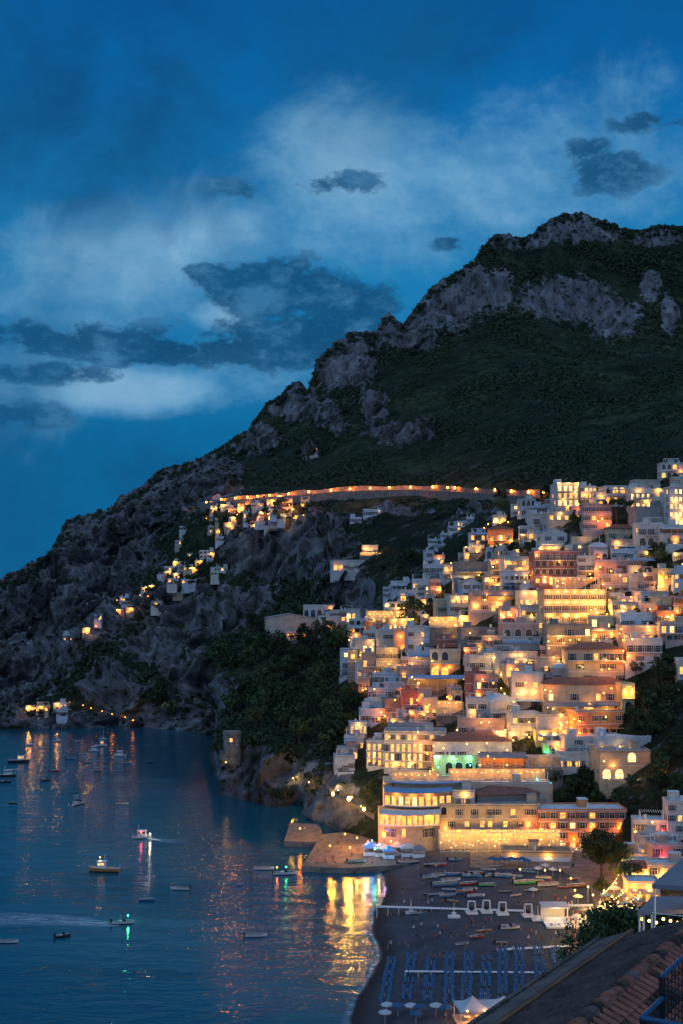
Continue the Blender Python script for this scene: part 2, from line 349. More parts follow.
def make_terrain():
    cols = []
    x = -260.0
    while x <= 1000:
        cols.append(x); x += 2.0 if -10 < x < 700 else 8.0
    segs = [6, 26, 34, 34, 34, 26, 36, 40, 40]      # submerged + 8 spans
    bm_v = []; rockv = []
    for px in cols:
        i, t = interp_tab([(k[0],) for k in KN], px)
        ka, kb = KN[i][1], KN[i+1][1]
        tt = t
        kn = [(lerp(a[0], b[0], tt), lerp(a[1], b[1], tt)) for a, b in zip(ka, kb)]
        j, t2 = interp_tab(RIDGE, px); rr = lerp(RIDGE[j][1], RIDGE[j+1][1], t2)
        kn[-1] = (rr, kn[-1][1])
        pts = [P(px, r, Y) for r, Y in kn]
        s = pts[0].copy(); s.y -= 12; s.x = (px-CX)/F*s.y; s.z = -8
        path = [s]+pts
        line = []
        for q, (A, B) in enumerate(zip(path[:-1], path[1:])):
            for k in range(segs[q]): line.append((A.lerp(B, k/segs[q]), q))
        line.append((path[-1], 9))
        # behind the ridge the mountain falls away
        for k in range(1, 9):
            e = path[-1].copy(); e.y += 60*k; e.x = (px-CX)/F*e.y; e.z -= 28*k+4*k*k; line.append((e, 10))
        for p, q in line:
            bpx, brow = project(p)
            rk = rock_at(bpx, brow)
            if q == 1: rk = max(rk, .9 if bpx < 345 else .3)
            amp = 3.5+9*rk
            if p.y > 900: amp *= 1.5
            calm = in_town(bpx, brow)
            near = sstep(p.y, 345, 420)
            amp = lerp(amp, 1.2, calm)*lerp(.35, 1, near)
            if q <= 1 and px < 345: amp *= .8
            roadd = min(abs(brow-(492 if bpx > 300 else 492+(300-bpx)*.12))/9, 1) if 195 < bpx < 545 else 1
            amp *= roadd
            if q >= 8: amp = min(amp, 7)
            if q == 9: amp = 4
            if q == 10: amp = 6
            if px > 590 and brow > 845: amp = .3
            v = p*.016; vz = Vector((p.x*.035, p.y*.035, p.z*.011))
            n1 = noise.fractal(v, 1.0, 2.1, 4, noise_basis='PERLIN_ORIGINAL')
            n2 = noise.ridged_multi_fractal(vz, .9, 2.2, 6, 1.0, 2.0, noise_basis='PERLIN_ORIGINAL')-1.0
            n3 = noise.fractal(p*.09, .8, 2.3, 4, noise_basis='PERLIN_ORIGINAL')
            n4 = noise.ridged_multi_fractal(Vector((p.x*.09, p.y*.09, p.z*.03)), .8, 2.2, 4, 1.0, 2.0, noise_basis='PERLIN_ORIGINAL')-1.0
            d = n1*1.0+n2*(.25+.75*rk)+n3*.35+n4*.45*rk
            nn = Vector((0, -1, .45)).normalized()
            o = p+nn*d*amp
            if q in (6, 7, 8) and p.y > 620: o.y -= 13*(1-min(1, abs(noise.noise(Vector((p.x*.011+p.z*.004, p.z*.003, 4))))*3.2))*sstep(p.y, 800, 950)*(1 if q < 8 else .5)
            o.x += noise.noise(p*.05+Vector((9, 3, 1)))*amp*.7
            if q == 9:
                o = p.copy(); o.z += n3*2.0+abs(noise.noise(Vector((p.x*.06, 0, 5))))*2.5; 
            if q == 0: o = p
            bm_v.append(o); rockv.append(rk if not calm > .5 else .35)
    nr = len(bm_v)//len(cols); nc = len(cols)
    faces = [(c*nr+r, (c+1)*nr+r, (c+1)*nr+r+1, c*nr+r+1) for c in range(nc-1) for r in range(nr-1)]
    me = bpy.data.meshes.new('hillside'); me.from_pydata([tuple(v) for v in bm_v], [], faces)
    me.materials.append(M['terrain'])
    a = me.attributes.new('rock', 'FLOAT', 'POINT'); a.data.foreach_set('value', rockv)
    me.polygons.foreach_set('use_smooth', [True]*len(faces)); me.update()
    o = put('mountain_hillside', me); structure(o)
    return o, BVHTree.FromPolygons(bm_v, faces)
terr, BVH = make_terrain()
CAM = Vector((0, 0, CAMZ))
def hit(px, py):
    d = P(px, py, 100)-CAM; d.normalize()
    h = BVH.ray_cast(CAM+d*60, d)
    return h[0]
def ground(px, py, fallback=350):
    h = hit(px, py)
    return h if h is not None else P(px, py, fallback)
def drop(x, y, z0=600):
    h = BVH.ray_cast(Vector((x, y, z0)), Vector((0, 0, -1)))
    return h[0].z if h[0] is not None else None

# ------------------------------------------------------------------ sea, beach, near hill
b = MB(); b.face([(-6000, -300, 0), (6000, -300, 0), (6000, 14000, 0), (-6000, 14000, 0)]); structure(b.build('sea', 'water'))
b = MB(); b.face([(-7000, -400, -12), (7000, -400, -12), (7000, 15000, -12), (-7000, 15000, -12)]); structure(b.build('seabed', 'stone'))
SH = [(120, -6.0), (207, 2.3), (220, 3.8), (250, 7.0), (290, 9.3), (315, 10.8), (331, 12.0), (337, 14), (342, 20), (352, 60)]
def shore(y):
    i, t = interp_tab(SH, y); return lerp(SH[i][1], SH[i+1][1], t)
def beach_z(x, y):
    d = x-shore(y)
    return min(2.3, .15*d if d > 0 else .10*d) + .05*noise.noise(Vector((x*.3, y*.3, 0)))
def make_beach():
    vs = []; wet = []; ys = np.arange(120, 352, 2.0); n = 60
    for y in ys:
        s = shore(y)
        for k in range(n):
            x = s-6+(k/(n-1))**1.4*(95-s)
            wig = 1.3*math.sin(y*.11)+.8*noise.noise(Vector((y*.12, 1, 2)))
            z = beach_z(x-wig, y) if k < 30 else beach_z(x, y); vs.append((x, y, z)); wet.append(1-sstep(z, .1, .75))
    fs = [(r*n+c, r*n+c+1, (r+1)*n+c+1, (r+1)*n+c) for r in range(len(ys)-1) for c in range(n-1)]
    me = bpy.data.meshes.new('beach'); me.from_pydata(vs, [], fs); me.materials.append(M['sand'])
    a = me.attributes.new('wet', 'FLOAT', 'POINT'); a.data.foreach_set('value', wet)
    me.polygons.foreach_set('use_smooth', [True]*len(fs)); me.update(); structure(put('beach', me))
make_beach()
def hill_z(x, y):
    z = max(4.2 if x > 50 else -3.0, 58-.3*y)
    e = sstep(x, -30, 0)
    return lerp(-6, z, e)-.8+.8*noise.noise(Vector((x*.1, y*.1, 2)))
b = MB(); xs = list(range(-40, 200, 6)); ys = list(range(-60, 246, 6))
for y in ys:
    for x in xs: b.v.append((x, y, hill_z(x, y)))
nx = len(xs)
for r in range(len(ys)-1):
    for c in range(nx-1): b.f.append((r*nx+c, r*nx+c+1, (r+1)*nx+c+1, (r+1)*nx+c)); b.m.append(0)
o = b.build('near_hill_ground', 'terrain', smooth=True); structure(o)
a = o.data.attributes.new('rock', 'FLOAT', 'POINT'); a.data.foreach_set('value', [.25]*len(b.v))
# ------------------------------------------------------------------ windows, shared by all houses
WIN = {}
def win(kind, st, w, h):
    key = (kind, st, round(w, 1), round(h, 1))
    if key in WIN: return WIN[key]
    w, h = key[2], key[3]; b = MB(); pane = {'d': 'glass', 'l': 'lit', 'p': 'lit2', 'o': 'lito', 's': 'shut'}[st]
    mats = ['trim', pane, 'shut']
    if kind == 'arch':
        n = 8; r = w/2; zc = h-r
        arc = [(r*math.cos(PI*k/n), zc+r*math.sin(PI*k/n)) for k in range(n+1)]
        pts = [(w/2, 0)]+arc+[(-w/2, 0)]
        b.face([(x, -.03, z) for x, z in reversed(pts)], 1)
        outer = [(1.16*x, zc+1.16*(z-zc) if z > zc-.01 else z) for x, z in pts]
        for k in range(len(pts)-1):
            a, c, d, e = pts[k], pts[k+1], outer[k+1], outer[k]
            b.face([(a[0], -.07, a[1]), (c[0], -.07, c[1]), (d[0], -.07, d[1]), (e[0], -.07, e[1])][::-1], 0)
            b.face([(a[0], -.07, a[1]), (a[0], -.02, a[1]), (c[0], -.02, c[1]), (c[0], -.07, c[1])], 0)
        b.box(-.03, .03, -.06, -.035, 0, h, 2)
    else:
        t = .09
        b.face([(-w/2, -.03, 0), (w/2, -.03, 0), (w/2, -.03, h), (-w/2, -.03, h)], 1)
        b.box(-w/2-t, -w/2, -.08, 0, 0, h, 0); b.box(w/2, w/2+t, -.08, 0, 0, h, 0); b.box(-w/2-t, w/2+t, -.08, 0, h, h+t, 0)
        if kind != 'door': b.box(-w/2-.2, w/2+.2, -.2, 0, -.1, 0, 0)
        b.box(-.025, .025, -.06, -.035, 0, h, 0)
        b.box(-w/2, w/2, -.055, -.035, h*.62, h*.62+.05, 0)
        if st in 'ds' and w < 1.6:
            for s in (-1, 1): b.box(s*(w*.75)-w*.22, s*(w*.75)+w*.22, -.06, -.004, .02, h, 2)
    WIN[key] = b.mesh('window', mats); return WIN[key]
def rail_mesh(w, d, solid=False):
    b = MB(); 
    b.box(-w/2, w/2, -d, 0, -.16, 0, 0)
    if solid:
        b.box(-w/2, w/2, -d, -d+.12, 0, .95, 0); b.box(-w/2, -w/2+.12, -d+.12, 0, 0, .95, 0); b.box(w/2-.12, w/2, -d+.12, 0, 0, .95, 0)
    else:
        b.box(-w/2, w/2, -d, -d+.05, .95, 1.02, 1)
        n = max(2, int(w/.35))
        for k in range(n+1): x = -w/2+.03+(w-.06)*k/n; b.box(x-.02, x+.02, -d+.01, -d+.045, 0, .95, 1)
        for s in (-w/2+.03, w/2-.03): b.box(s-.02, s+.02, -d+.05, 0, .95, 1.0, 1)
    return b
LAMPQ = []
RECTS = []
def depth_at(px, py):
    best = None
    for (x0, x1, y0, y1, Y) in RECTS:
        if x0 <= px <= x1 and y0 <= py <= y1 and (best is None or Y < best): best = Y
    h = hit(px, py)
    if h is not None and (best is None or h.y < best): best = h.y
    return best if best is not None else 400
LABELS = {}
def plant_mesh(seed):
    q = random.Random(seed); b = MB(); b.tube((0, 0, 0), (0, 0, .4), .18, .24, n=8, m=1)
    for j in range(60):
        c_ = Vector((q.uniform(-.5, .5), q.uniform(-.5, .5), q.uniform(.35, 1.4))); u = Vector((q.uniform(-1, 1), q.uniform(-1, 1), q.uniform(-1, 1))).normalized()*.14; v_ = u.orthogonal().normalized()*.14
        b.face([c_-u, c_-v_, c_+u, c_+v_])
    return b.mesh('potted_plant', ['leaf', 'tile'])
PLANTS = [plant_mesh(k) for k in range(3)]
def describe(o, base, cat, group=None, px=0, py=0):
    o['category'] = cat
    if group: o['group'] = group
    LABELS[o.name] = (o, base, px, py)
NUM = {1: 'one', 2: 'two', 3: 'three', 4: 'four', 5: 'five', 6: 'six'}
def house(x0, x1, yt, yb, c='W', **o):
    """one building standing on the slope where its foot is seen"""
    xc = (x0+x1)/2; g = ground(xc, yb, o.get('Y', 400)); Y = o.get('Y', g.y)
    base = P(xc, yb, Y); w = (x1-x0)/F*Y; h = (yb-yt)/F*Y
    sh0 = 3.1
    st = o.get('s', max(1, round(h/sh0))); sh = h/st
    D = o.get('d', min(14, max(6, w*.6)))
    yaw = o.get('yaw', R_.uniform(-.16, .22)) if w < 26 else o.get('yaw', 0.0)
    root = empty(o.get('name', 'house'), base, yaw)
    RECTS.append((x0-1, x1+1, yt-1, yb, Y-.5))
    wm = 'wall'+c
    b = MB(); b.box(-w/2, w/2, 0, D, -6, h, 0)
    # plinth band and string courses keep big walls from reading as one flat plane
    for k in range(1, st): b.box(-w/2-.06, w/2+.06, -.06, .06, k*sh-.12, k*sh+.02, 1)
    b.build('wall', [wm, 'trim'], root)
    rt = o.get('r', 'f')
    rw = o.get('rc', 'roofw' if R_.random() < .6 else 'roofg')
    if rt == 'f':
        b = MB(); e = .15
        b.box(-w/2-e, w/2+e, -e, D+e, h, h+.18, 0); b.build('roof', [rw], root)
        b = MB(); t = .2; ph = .62
        b.box(-w/2-.05, w/2+.05, -.05, t, h+.18, h+ph, 0); b.box(-w/2-.05, w/2+.05, D-t, D+.05, h+.18, h+ph, 0)
        b.box(-w/2-.05, -w/2+t, t, D-t, h+.18, h+ph, 0); b.box(w/2-t, w/2+.05, t, D-t, h+.18, h+ph, 0)
        b.build('parapet', [wm], root)
        if w > 6 and R_.random() < .7:
            b = MB(); x = R_.uniform(-w/2+1.6, w/2-1.6)
            b.box(x-1.3, x+1.3, D*.45, D*.8, h+.18, h+2.4, 0); b.box(x-1.4, x+1.4, D*.45-.1, D*.8+.1, h+2.4, h+2.52, 1)
            b.build('stair_hut', [wm, rw], root)
        if R_.random() < .5:
            b = MB(); x = R_.uniform(-w/2+.8, w/2-.8); b.box(x-.3, x+.3, D*.25, D*.25+.6, h+.18, h+1.5, 0); b.box(x-.4, x+.4, D*.25-.1, D*.25+.7, h+1.5, h+1.62, 0)
            b.build('chimney', ['trim'], root)
        if o.get('perg') or R_.random() < .16:
            b = MB(); pw = min(w-.6, 6); x = R_.uniform(-(w-pw)/2, (w-pw)/2)
            for sx in (x-pw/2+.1, x+pw/2-.1):
                for sy in (.5, 3.2): b.box(sx-.07, sx+.07, sy-.07, sy+.07, h+.18, h+2.5, 0)
            n = int(pw/.6)
            for k in range(n+1): q = x-pw/2+pw*k/n; b.box(q-.05, q+.05, .2, 3.5, h+2.5, h+2.62, 0)
            b.build('roof_pergola', ['trim'], root)
        if R_.random() < .4:
            b = MB(); 
            for k in range(1):
                x = R_.uniform(-w/2+.5, w/2-.5); y = R_.uniform(D*.3, D*.8); b.tube((x, y, h+.18), (x, y, h+2.6), .04, n=4); b.box(x-.5, x+.5, y-.02, y+.02, h+2.2, h+2.25); b.box(x-.3, x+.3, y-.02, y+.02, h+2.45, h+2.5)
            b.build('aerial', ['rail'], root)
    elif rt == 't':
        b = MB(); e = .5; rh = min(2.2, D*.22)
        i = [(-w/2-e, -e, h), (w/2+e, -e, h), (w/2+e, D+e, h), (-w/2-e, D+e, h)]; k = min(w/2-.2, D/2)
        a = (-w/2+k, D/2, h+rh); c2 = (w/2-k, D/2, h+rh)
        b.face([i[0], i[1], c2, a]); b.face([i[1], i[2], c2]); b.face([i[2], i[3], a, c2]); b.face([i[3], i[0], a]); b.face(i[::-1]); 
        b.box(-w/2-e, w/2+e, -e-.06, -e, h-.15, h+.04)
        b.build('roof', ['tile'], root)
    elif rt == 'g':   # gable to the front
        b = MB(); rh = min(2.2, w*.28); e = .3
        b.face([(-w/2-e, -e, h), (0, -e, h+rh), (0, D, h+rh), (-w/2-e, D, h)]); b.face([(0, -e, h+rh), (w/2+e, -e, h), (w/2+e, D, h), (0, D, h+rh)])
        b.build('roof', ['roofg'], root)
        b = MB(); b.face([(-w/2, 0, h), (w/2, 0, h), (0, 0, h+rh-.05)]); b.build('gable', [wm], root)
    elif rt == 'v':   # barrel vault
        b = MB(); n = 10; rh = min(1.9, w*.3)
        pr = [(-w/2*math.cos(PI*k/n), h+rh*math.sin(PI*k/n)) for k in range(n+1)]
        for k in range(n): b.face([(pr[k][0], -.1, pr[k][1]), (pr[k+1][0], -.1, pr[k+1][1]), (pr[k+1][0], D+.1, pr[k+1][1]), (pr[k][0], D+.1, pr[k][1])])
        b.face([(x, -.1, z) for x, z in pr]); b.build('roof', [rw], root)
    elif rt == 'd':
        b = MB(); n = 14; r = w*.42
        for a in range(6):
            for k in range(n):
                def q(a_, k_): t = PI/2*a_/6; u = 2*PI*k_/n; return (r*math.cos(t)*math.cos(u), D/2+min(r, D*.42)*math.cos(t)*math.sin(u), h+r*.6*math.sin(t))
                b.face([q(a, k), q(a, k+1), q(a+1, k+1), q(a+1, k)])
        b.build('dome', ['roofw'], root); b = MB(); b.box(-w/2-.1, w/2+.1, -.1, D+.1, h, h+.15); b.build('roof', ['roofw'], root)
    # openings
    if 'b' not in o and 'bb' not in o and st >= 2 and R_.random() < .42: o['b'] = (R_.randrange(1, st),); o['bw'] = R_.choice((.96, .6, .8))
    if 'aw' not in o and st >= 1 and w > 5 and R_.random() < .14: o['aw'] = (R_.randrange(0, st), R_.choice(('awnw', 'awnb', 'awng')))
    if 'k' not in o and 'rows' not in o and R_.random() < .2: o['k'] = 'arch'
    nwin = o.get('n', max(1, int(w/2.4))); wk = o.get('k', 'rect'); lit = o.get('lit', .2); ls = o.get('ls', None)
    ww = o.get('ww', min(1.35, w/nwin*.5)); wh = min(sh*.56, o.get('wh', 1.65))
    rows = o.get('rows')
    nl = 0
    for r in range(st):
        for k in range(nwin):
            x = -w/2+w*(k+.5)/nwin
            if rows:
                ch = rows[min(st-1-r, len(rows)-1)]; ch = ch[k % len(ch)]
            else:
                if R_.random() < .06: continue
                ch = (ls or R_.choice('lllpo')) if R_.random() < lit else R_.choice('dds')
            if ch == '.': continue
            isdoor = (r == 0 and k == nwin//2 and nwin > 1) or (r in o.get('b', ()))
            kk = wk if not (isdoor and wk == 'rect') else 'door'
            if ch.isupper(): kk = 'arch'; ch = ch.lower()
            hh = min(sh*.72, 2.2) if kk == 'door' else (sh*.68 if kk == 'arch' else wh)
            z = r*sh+(.05 if kk == 'door' else (.2 if kk == 'arch' and r == 0 else sh*.26))
            if ch in 'lpo': nl += 1
            put('door' if (kk == 'door' and r == 0) else 'window', win(kk, ch, ww if kk != 'arch' else min(w/nwin*.72, 2.4), hh), root, (x, 0, z))
    # a few windows on the side walls
    for sgn in (-1, 1):
        for r in range(st):
            if R_.random() < .5:
                q = put('window', win('rect', R_.choice('dsdsl'), 1.1, wh), root, (sgn*w/2, D*R_.uniform(.25, .6), r*sh+sh*.26)); q.rotation_euler = (0, 0, PI/2*(1 if sgn > 0 else -1))
    for r in o.get('b', ()):
        bb = rail_mesh(w*o.get('bw', .96), 1.3, o.get('solid', False)); bl = MB(); 
        bo = bb.build('balcony', ['trim', 'rail'], root, loc=(0, 0, r*sh))
    if o.get('bb'):  # single small balconies
        for (r, k) in o['bb']:
            x = -w/2+w*(k+.5)/nwin; rail_mesh(min(2.6, w/nwin*.9), 1.0).build('balcony', ['trim', 'rail'], root, loc=(x, 0, r*sh))
    if w > 6 and 'full' not in o and R_.random() < .42:
        r0 = R_.randrange(0, st); lw = w*R_.uniform(.4, .8); x0_ = R_.uniform(-w/2, w/2-lw); b = MB(); m = max(2, int(lw/2.0)); dd = 1.9
        b.box(x0_, x0_+lw, -dd, -.01, r0*sh+2.35, r0*sh+2.6, 0); b.box(x0_, x0_+lw, -dd, -.01, r0*sh-.2 if r0 else -5, r0*sh, 0)
        for k in range(m+1): q = x0_+.12+(lw-.24)*k/m; b.box(q-.13, q+.13, -dd+.02, -dd+.28, r0*sh, r0*sh+2.35, 0)
        for k in range(m): q = x0_+.12+(lw-.24)*(k+.5)/m; b.box(q-lw/m*.5+.13, q+lw/m*.5-.13, -dd+.06, -dd+.16, r0*sh+.0, r0*sh+.75, 0)
        b.build('loggia', [wm], root)
    if w > 4 and R_.random() < .5:
        lw = w*R_.uniform(.7, 1.15); b = MB(); dd = R_.uniform(1.8, 3.2); b.box(-lw/2, lw/2, -dd, -.01, -5, -.05, 0); b.box(-lw/2-.05, lw/2+.05, -dd-.05, -.01, -.05, .06, 1)
        b.box(-lw/2, lw/2, -dd, -dd+.12, .06, .3, 0); m = int(lw/.45)
        for k in range(m+1): q = -lw/2+.03+(lw-.06)*k/max(1, m); b.box(q-.02, q+.02, -dd+.03, -dd+.08, .3, .95, 1)
        b.box(-lw/2, lw/2, -dd+.02, -dd+.09, .95, 1.02, 1); b.build('front_terrace', [wm, 'trim'], root)
        for k in range(R_.randrange(1, 4)):
            put('potted_plant', R_.choice(PLANTS), root, (R_.uniform(-lw/2+.4, lw/2-.4), -dd+.5, .06), R_.uniform(0, 6))
    if o.get('aw'):
        r, mat = o['aw']; b = MB(); z = r*sh+2.6
        b.face([(-w*.46, -.02, z+.35), (w*.46, -.02, z+.35), (w*.46, -2.4, z-.1), (-w*.46, -2.4, z-.1)][::-1]); b.face([(-w*.46, -2.4, z-.1), (w*.46, -2.4, z-.1), (w*.46, -2.4, z-.35), (-w*.46, -2.4, z-.35)][::-1])
        b.build('awning', [mat], root)
        for k in range(3): pass
    if o.get('arc'):  # arched loggia at ground floor level built proud of the wall
        pass
    rn = {'f': 'flat-roofed', 't': 'tile-roofed', 'g': 'gabled', 'v': 'vaulted', 'd': 'domed'}[rt]
    wl = 'no lit windows' if nl == 0 else ('one lit window' if nl == 1 else ('a few lit windows' if nl < 5 else 'many lit windows'))
    base_l = o.get('label') or '%s %s %s with %s' % (CNAME[c], rn, 'house', wl)
    if o.get('full'): root['label'] = o['full']; root['category'] = o.get('cat', 'house')
    else: describe(root, base_l, o.get('cat', 'house'), 'houses on the town slope' if not o.get('grp') else o['grp'], xc, (yt+yb)/2)
    # wall lamps asked for
    for L in o.get('L', ()):
        lx, lr, e = L[:3]; kind = L[3] if len(L) > 3 else ''
        LAMPQ.append((root, (lx*w/2, -.05, lr*sh), e, kind))
    return root, base, w, h, sh, D, yaw

# ------------------------------------------------------------------ lamps
PL = {}
def plight(name, parent, loc, e, color, r=.25):
    e *= 1.5; key = (round(e), color, r)
    if key not in PL:
        l = bpy.data.lights.new('lamp_light', 'POINT'); l.energy = e; l.color = color; l.shadow_soft_size = r; PL[key] = l
    o = bpy.data.objects.new(name, PL[key]); COL.objects.link(o); o.parent = parent; o.location = loc; return o
LC = {'': ((1, .45, .075), 'bulb', 'warm'), 'o': ((1, .24, .015), 'bulbo', 'orange'), 'w': ((1, .72, .38), 'bulbw', 'white'),
      'b': ((.05, .25, 1), 'bulbb', 'blue'), 'g': ((.05, 1, .3), 'bulbg', 'green'), 'm': ((.32, 1, .55), 'bulbg', 'mint green'), 'r': ((1, .08, .1), 'bulbr', 'red'), 'y': ((1, .53, .06), 'bulb', 'yellow')}
LM = {}
def lamp_mesh(kind, shape, r):
    key = (kind, shape, r)
    if key not in LM:
        b = MB()
        if shape == 'wall':
            b.box(-.05, .05, -.35, 0, .18, .24, 1); b.box(-.1, .1, -.04, .02, .05, .35, 1)
            g = MB()
            g.ball((0, -.4, 0), r, 0)
        else:
            b.tube((0, 0, 0), (0, 0, 3.2), .07, .045, m=1); b.box(-.12, .12, -.12, .12, 0, .2, 1); b.tube((0, 0, 3.2+2*r), (0, 0, 3.35+2*r), r*.7, .02, m=1)
            g = MB(); g.ball((0, 0, 3.2+r), r, 0)
        LM[key] = (b.mesh('bracket' if shape == 'wall' else 'post', ['trim', 'rail']), g.mesh('globe', LC[kind][1]))
    return LM[key]
NL = 0
def lamp(loc, e, kind='', shape='post', yaw=0, r=None, lab=None):
    global NL; NL += 1
    c, bm, cn = LC[kind]; r = r or (.22 if shape == 'wall' else .2)
    t = empty('wall_lamp' if shape == 'wall' else 'street_lamp', loc, yaw)
    m1, m2 = lamp_mesh(kind, shape, r)
    put('bracket' if shape == 'wall' else 'post', m1, t); put('globe', m2, t)
    plight('light', t, (0, -.75, .1) if shape == 'wall' else (0, 0, 3.2+2*r+.5), e, c)
    px, py = project(Vector(loc))
    describe(t, lab or ('%s glowing wall lamp' % cn if shape == 'wall' else '%s glowing street lamp on a thin post' % cn), 'lamp', 'lamps in the town', px, py)
    return t
def house_lamp(root, loc, e, kind):
    global NL; NL += 1
    m1, m2 = lamp_mesh(kind, 'wall', .22); t = put('wall_lamp', m1, root, loc); put('globe', m2, t); plight('light', t, (0, -.75, .1), e, LC[kind][0])
def lamp_at(px, py, e, kind='', shape='wall', off=.9, lab=None):
    Y = depth_at(px, py)-off
    p = P(px, py, Y)
    if shape == 'post': p.z -= 3.5
    return lamp(p, e, kind, shape, lab=lab)

# ------------------------------------------------------------------ lit terraces: restaurants and verandas
BMESH = {}
def veranda(x0, x1, yt, yb, roof='perg', e=250, nl=2, kind='', label='lit terrace', Y=None, D=5, back='wallC', pil=None, rail=True, tables=True, name='terrace', cat='terrace', slope=0, bulbs=True, full=None):
    xc = (x0+x1)/2; g = ground(xc, yb); D = min(D, 4.5); Y = (Y-1) if Y else g.y-D*.8; base = P(xc, yb, Y); w = (x1-x0)/F*Y; h = (yb-yt)/F*Y
    root = empty(name, base); RECTS.append((x0-1, x1+1, yt-1, yb, Y-.5))
    b = MB(); b.box(-w/2, w/2, 0, D+3, -7, -.02, 0); b.box(-w/2-.1, w/2+.1, -.1, D+3, -.02, .12, 1); b.build('platform', ['stone', 'paving'], root)
    b = MB(); b.box(-w/2, w/2, D, D+.4, .12, h, 0); b.build('wall', [back], root)
    n = max(2, int(w/3.2)); b = MB()
    for k in range(n+1):
        x = -w/2+.1+(w-.2)*k/n; b.box(x-.08, x+.08, .1, .26, .12, h-.05, 0)
    b.build('posts', ['trim'], root)
    if roof == 'perg':
        b = MB(); b.box(-w/2, w/2, .08, .28, h-.05, h+.12)
        m = max(3, int(w/.8))
        for k in range(m+1): x = -w/2+.06+(w-.12)*k/m; b.box(x-.05, x+.05, -.2, D, h+.12, h+.24)
        b.build('pergola', ['trim'], root)
    elif roof:
        b = MB(); b.face([(-w/2-.2, D, h+.8), (-w/2-.2, -1.0, h), (w/2+.2, -1.0, h), (w/2+.2, D, h+.8)]); b.face([(-w/2-.2, -1, h), (-w/2-.2, -1, h-.35), (w/2+.2, -1, h-.35), (w/2+.2, -1, h)])
        b.face([(-w/2-.2, D, h+.74), (w/2+.2, D, h+.74), (w/2+.2, -.98, h-.06), (-w/2-.2, -.98, h-.06)])
        b.build('canopy', [roof], root)
    if rail: rb = rail_mesh(w, .02); rb2 = MB(); 
    if rail:
        b = MB(); b.box(-w/2, w/2, .02, .08, 1.0, 1.07, 0); m = int(w/.5)
        for k in range(m+1): x = -w/2+.03+(w-.06)*k/max(1, m); b.box(x-.025, x+.025, .03, .07, .12, 1.0, 0)
        b.build('railing', ['trim'], root)
    if bulbs:
        m = max(2, int(w/(.7 if kind == 'y' else 1.7))); b = MB()
        for k in range(m):
            x = -w/2+w*(k+.5)/m+R_.uniform(-.3, .3); b.ball((x, R_.uniform(.4, D-.8), (h-.35-R_.random()*.3) if kind != 'y' else R_.uniform(1.6, max(2.2, h-.3))), .13, nu=6, nv=4)
        bo = b.build('bulbs', [LC[kind][1]], root)
    if tables:
        m = max(1, int(w/2.2)); b = MB()
        for k in range(m):
            x = -w/2+w*(k+.5)/m; y = R_.uniform(1.2, D-1)
            b.box(x-.45, x+.45, y-.45, y+.45, .82, .88, 0); b.box(x-.06, x+.06, y-.06, y+.06, .12, .82, 1)
            for s in (-.85, .85): b.box(x+s-.22, x+s+.22, y-.22, y+.22, .5, .56, 1); b.box(x+s*1.25-.03, x+s*1.25+.03, y-.22, y+.22, .56, 1.05, 1)
        b.build('tables', ['awnw', 'wood'], root)
    for k in range(nl): plight('light', root, (-w/2+w*(k+.5)/nl, D*.5, h-.6), e, LC[kind][0], .3)
    if full: root['label'] = full; root['category'] = cat
    else: describe(root, label, cat, 'lit terraces and restaurants in the town', xc, (yt+yb)/2)
    return root

# ------------------------------------------------------------------ plants
def crown(seed, n=22, leaves=26, ex=(1, 1, 1), size=.34, hole=.35, mat='leaf', name='crown'):
    r = random.Random(seed); b = MB()
    for k in range(n):
        while True:
            c = Vector((r.uniform(-1, 1), r.uniform(-1, 1), r.uniform(-1, 1)))
            if .25 < c.length < 1: break
        c = Vector((c.x*ex[0], c.y*ex[1], c.z*ex[2])); cr = r.uniform(.22, .42)*min(ex)**.3
        for j in range(leaves):
            d = Vector((r.gauss(0, 1), r.gauss(0, 1), r.gauss(0, 1))).normalized(); p = c+d*cr*r.uniform(.55, 1.05)
            nn = (d+Vector((r.uniform(-1, 1), r.uniform(-1, 1), r.uniform(-.3, 1)))*.8).normalized(); u = nn.orthogonal().normalized(); v = nn.cross(u); s = size*r.uniform(.5, 1.1)*.5
            b.face([p-u*s, p-v*s*.7, p+u*s, p+v*s*.7])
    return b.mesh(name, mat)
def trunk(h, r, limbs=4, seed=1, spread=.8, name='trunk'):
    q = random.Random(seed); b = MB(); a = Vector((0, 0, -.6)); pts = [a]
    for k in range(3): pts.append(Vector((q.uniform(-.12, .12)*h*.4, q.uniform(-.12, .12)*h*.4, h*(k+1)/3)))
    for k in range(3): b.tube(pts[k], pts[k+1], r*(1-.22*k), r*(1-.22*(k+1)), n=6)
    for k in range(limbs):
        t = 2*PI*k/limbs+q.random(); s = pts[2].lerp(pts[3], q.random()); b.tube(s, s+Vector((math.cos(t)*spread, math.sin(t)*spread, q.uniform(.4, .9)*spread)), r*.45, r*.12, n=5)
    return b.mesh(name, 'bark')
TP = {}
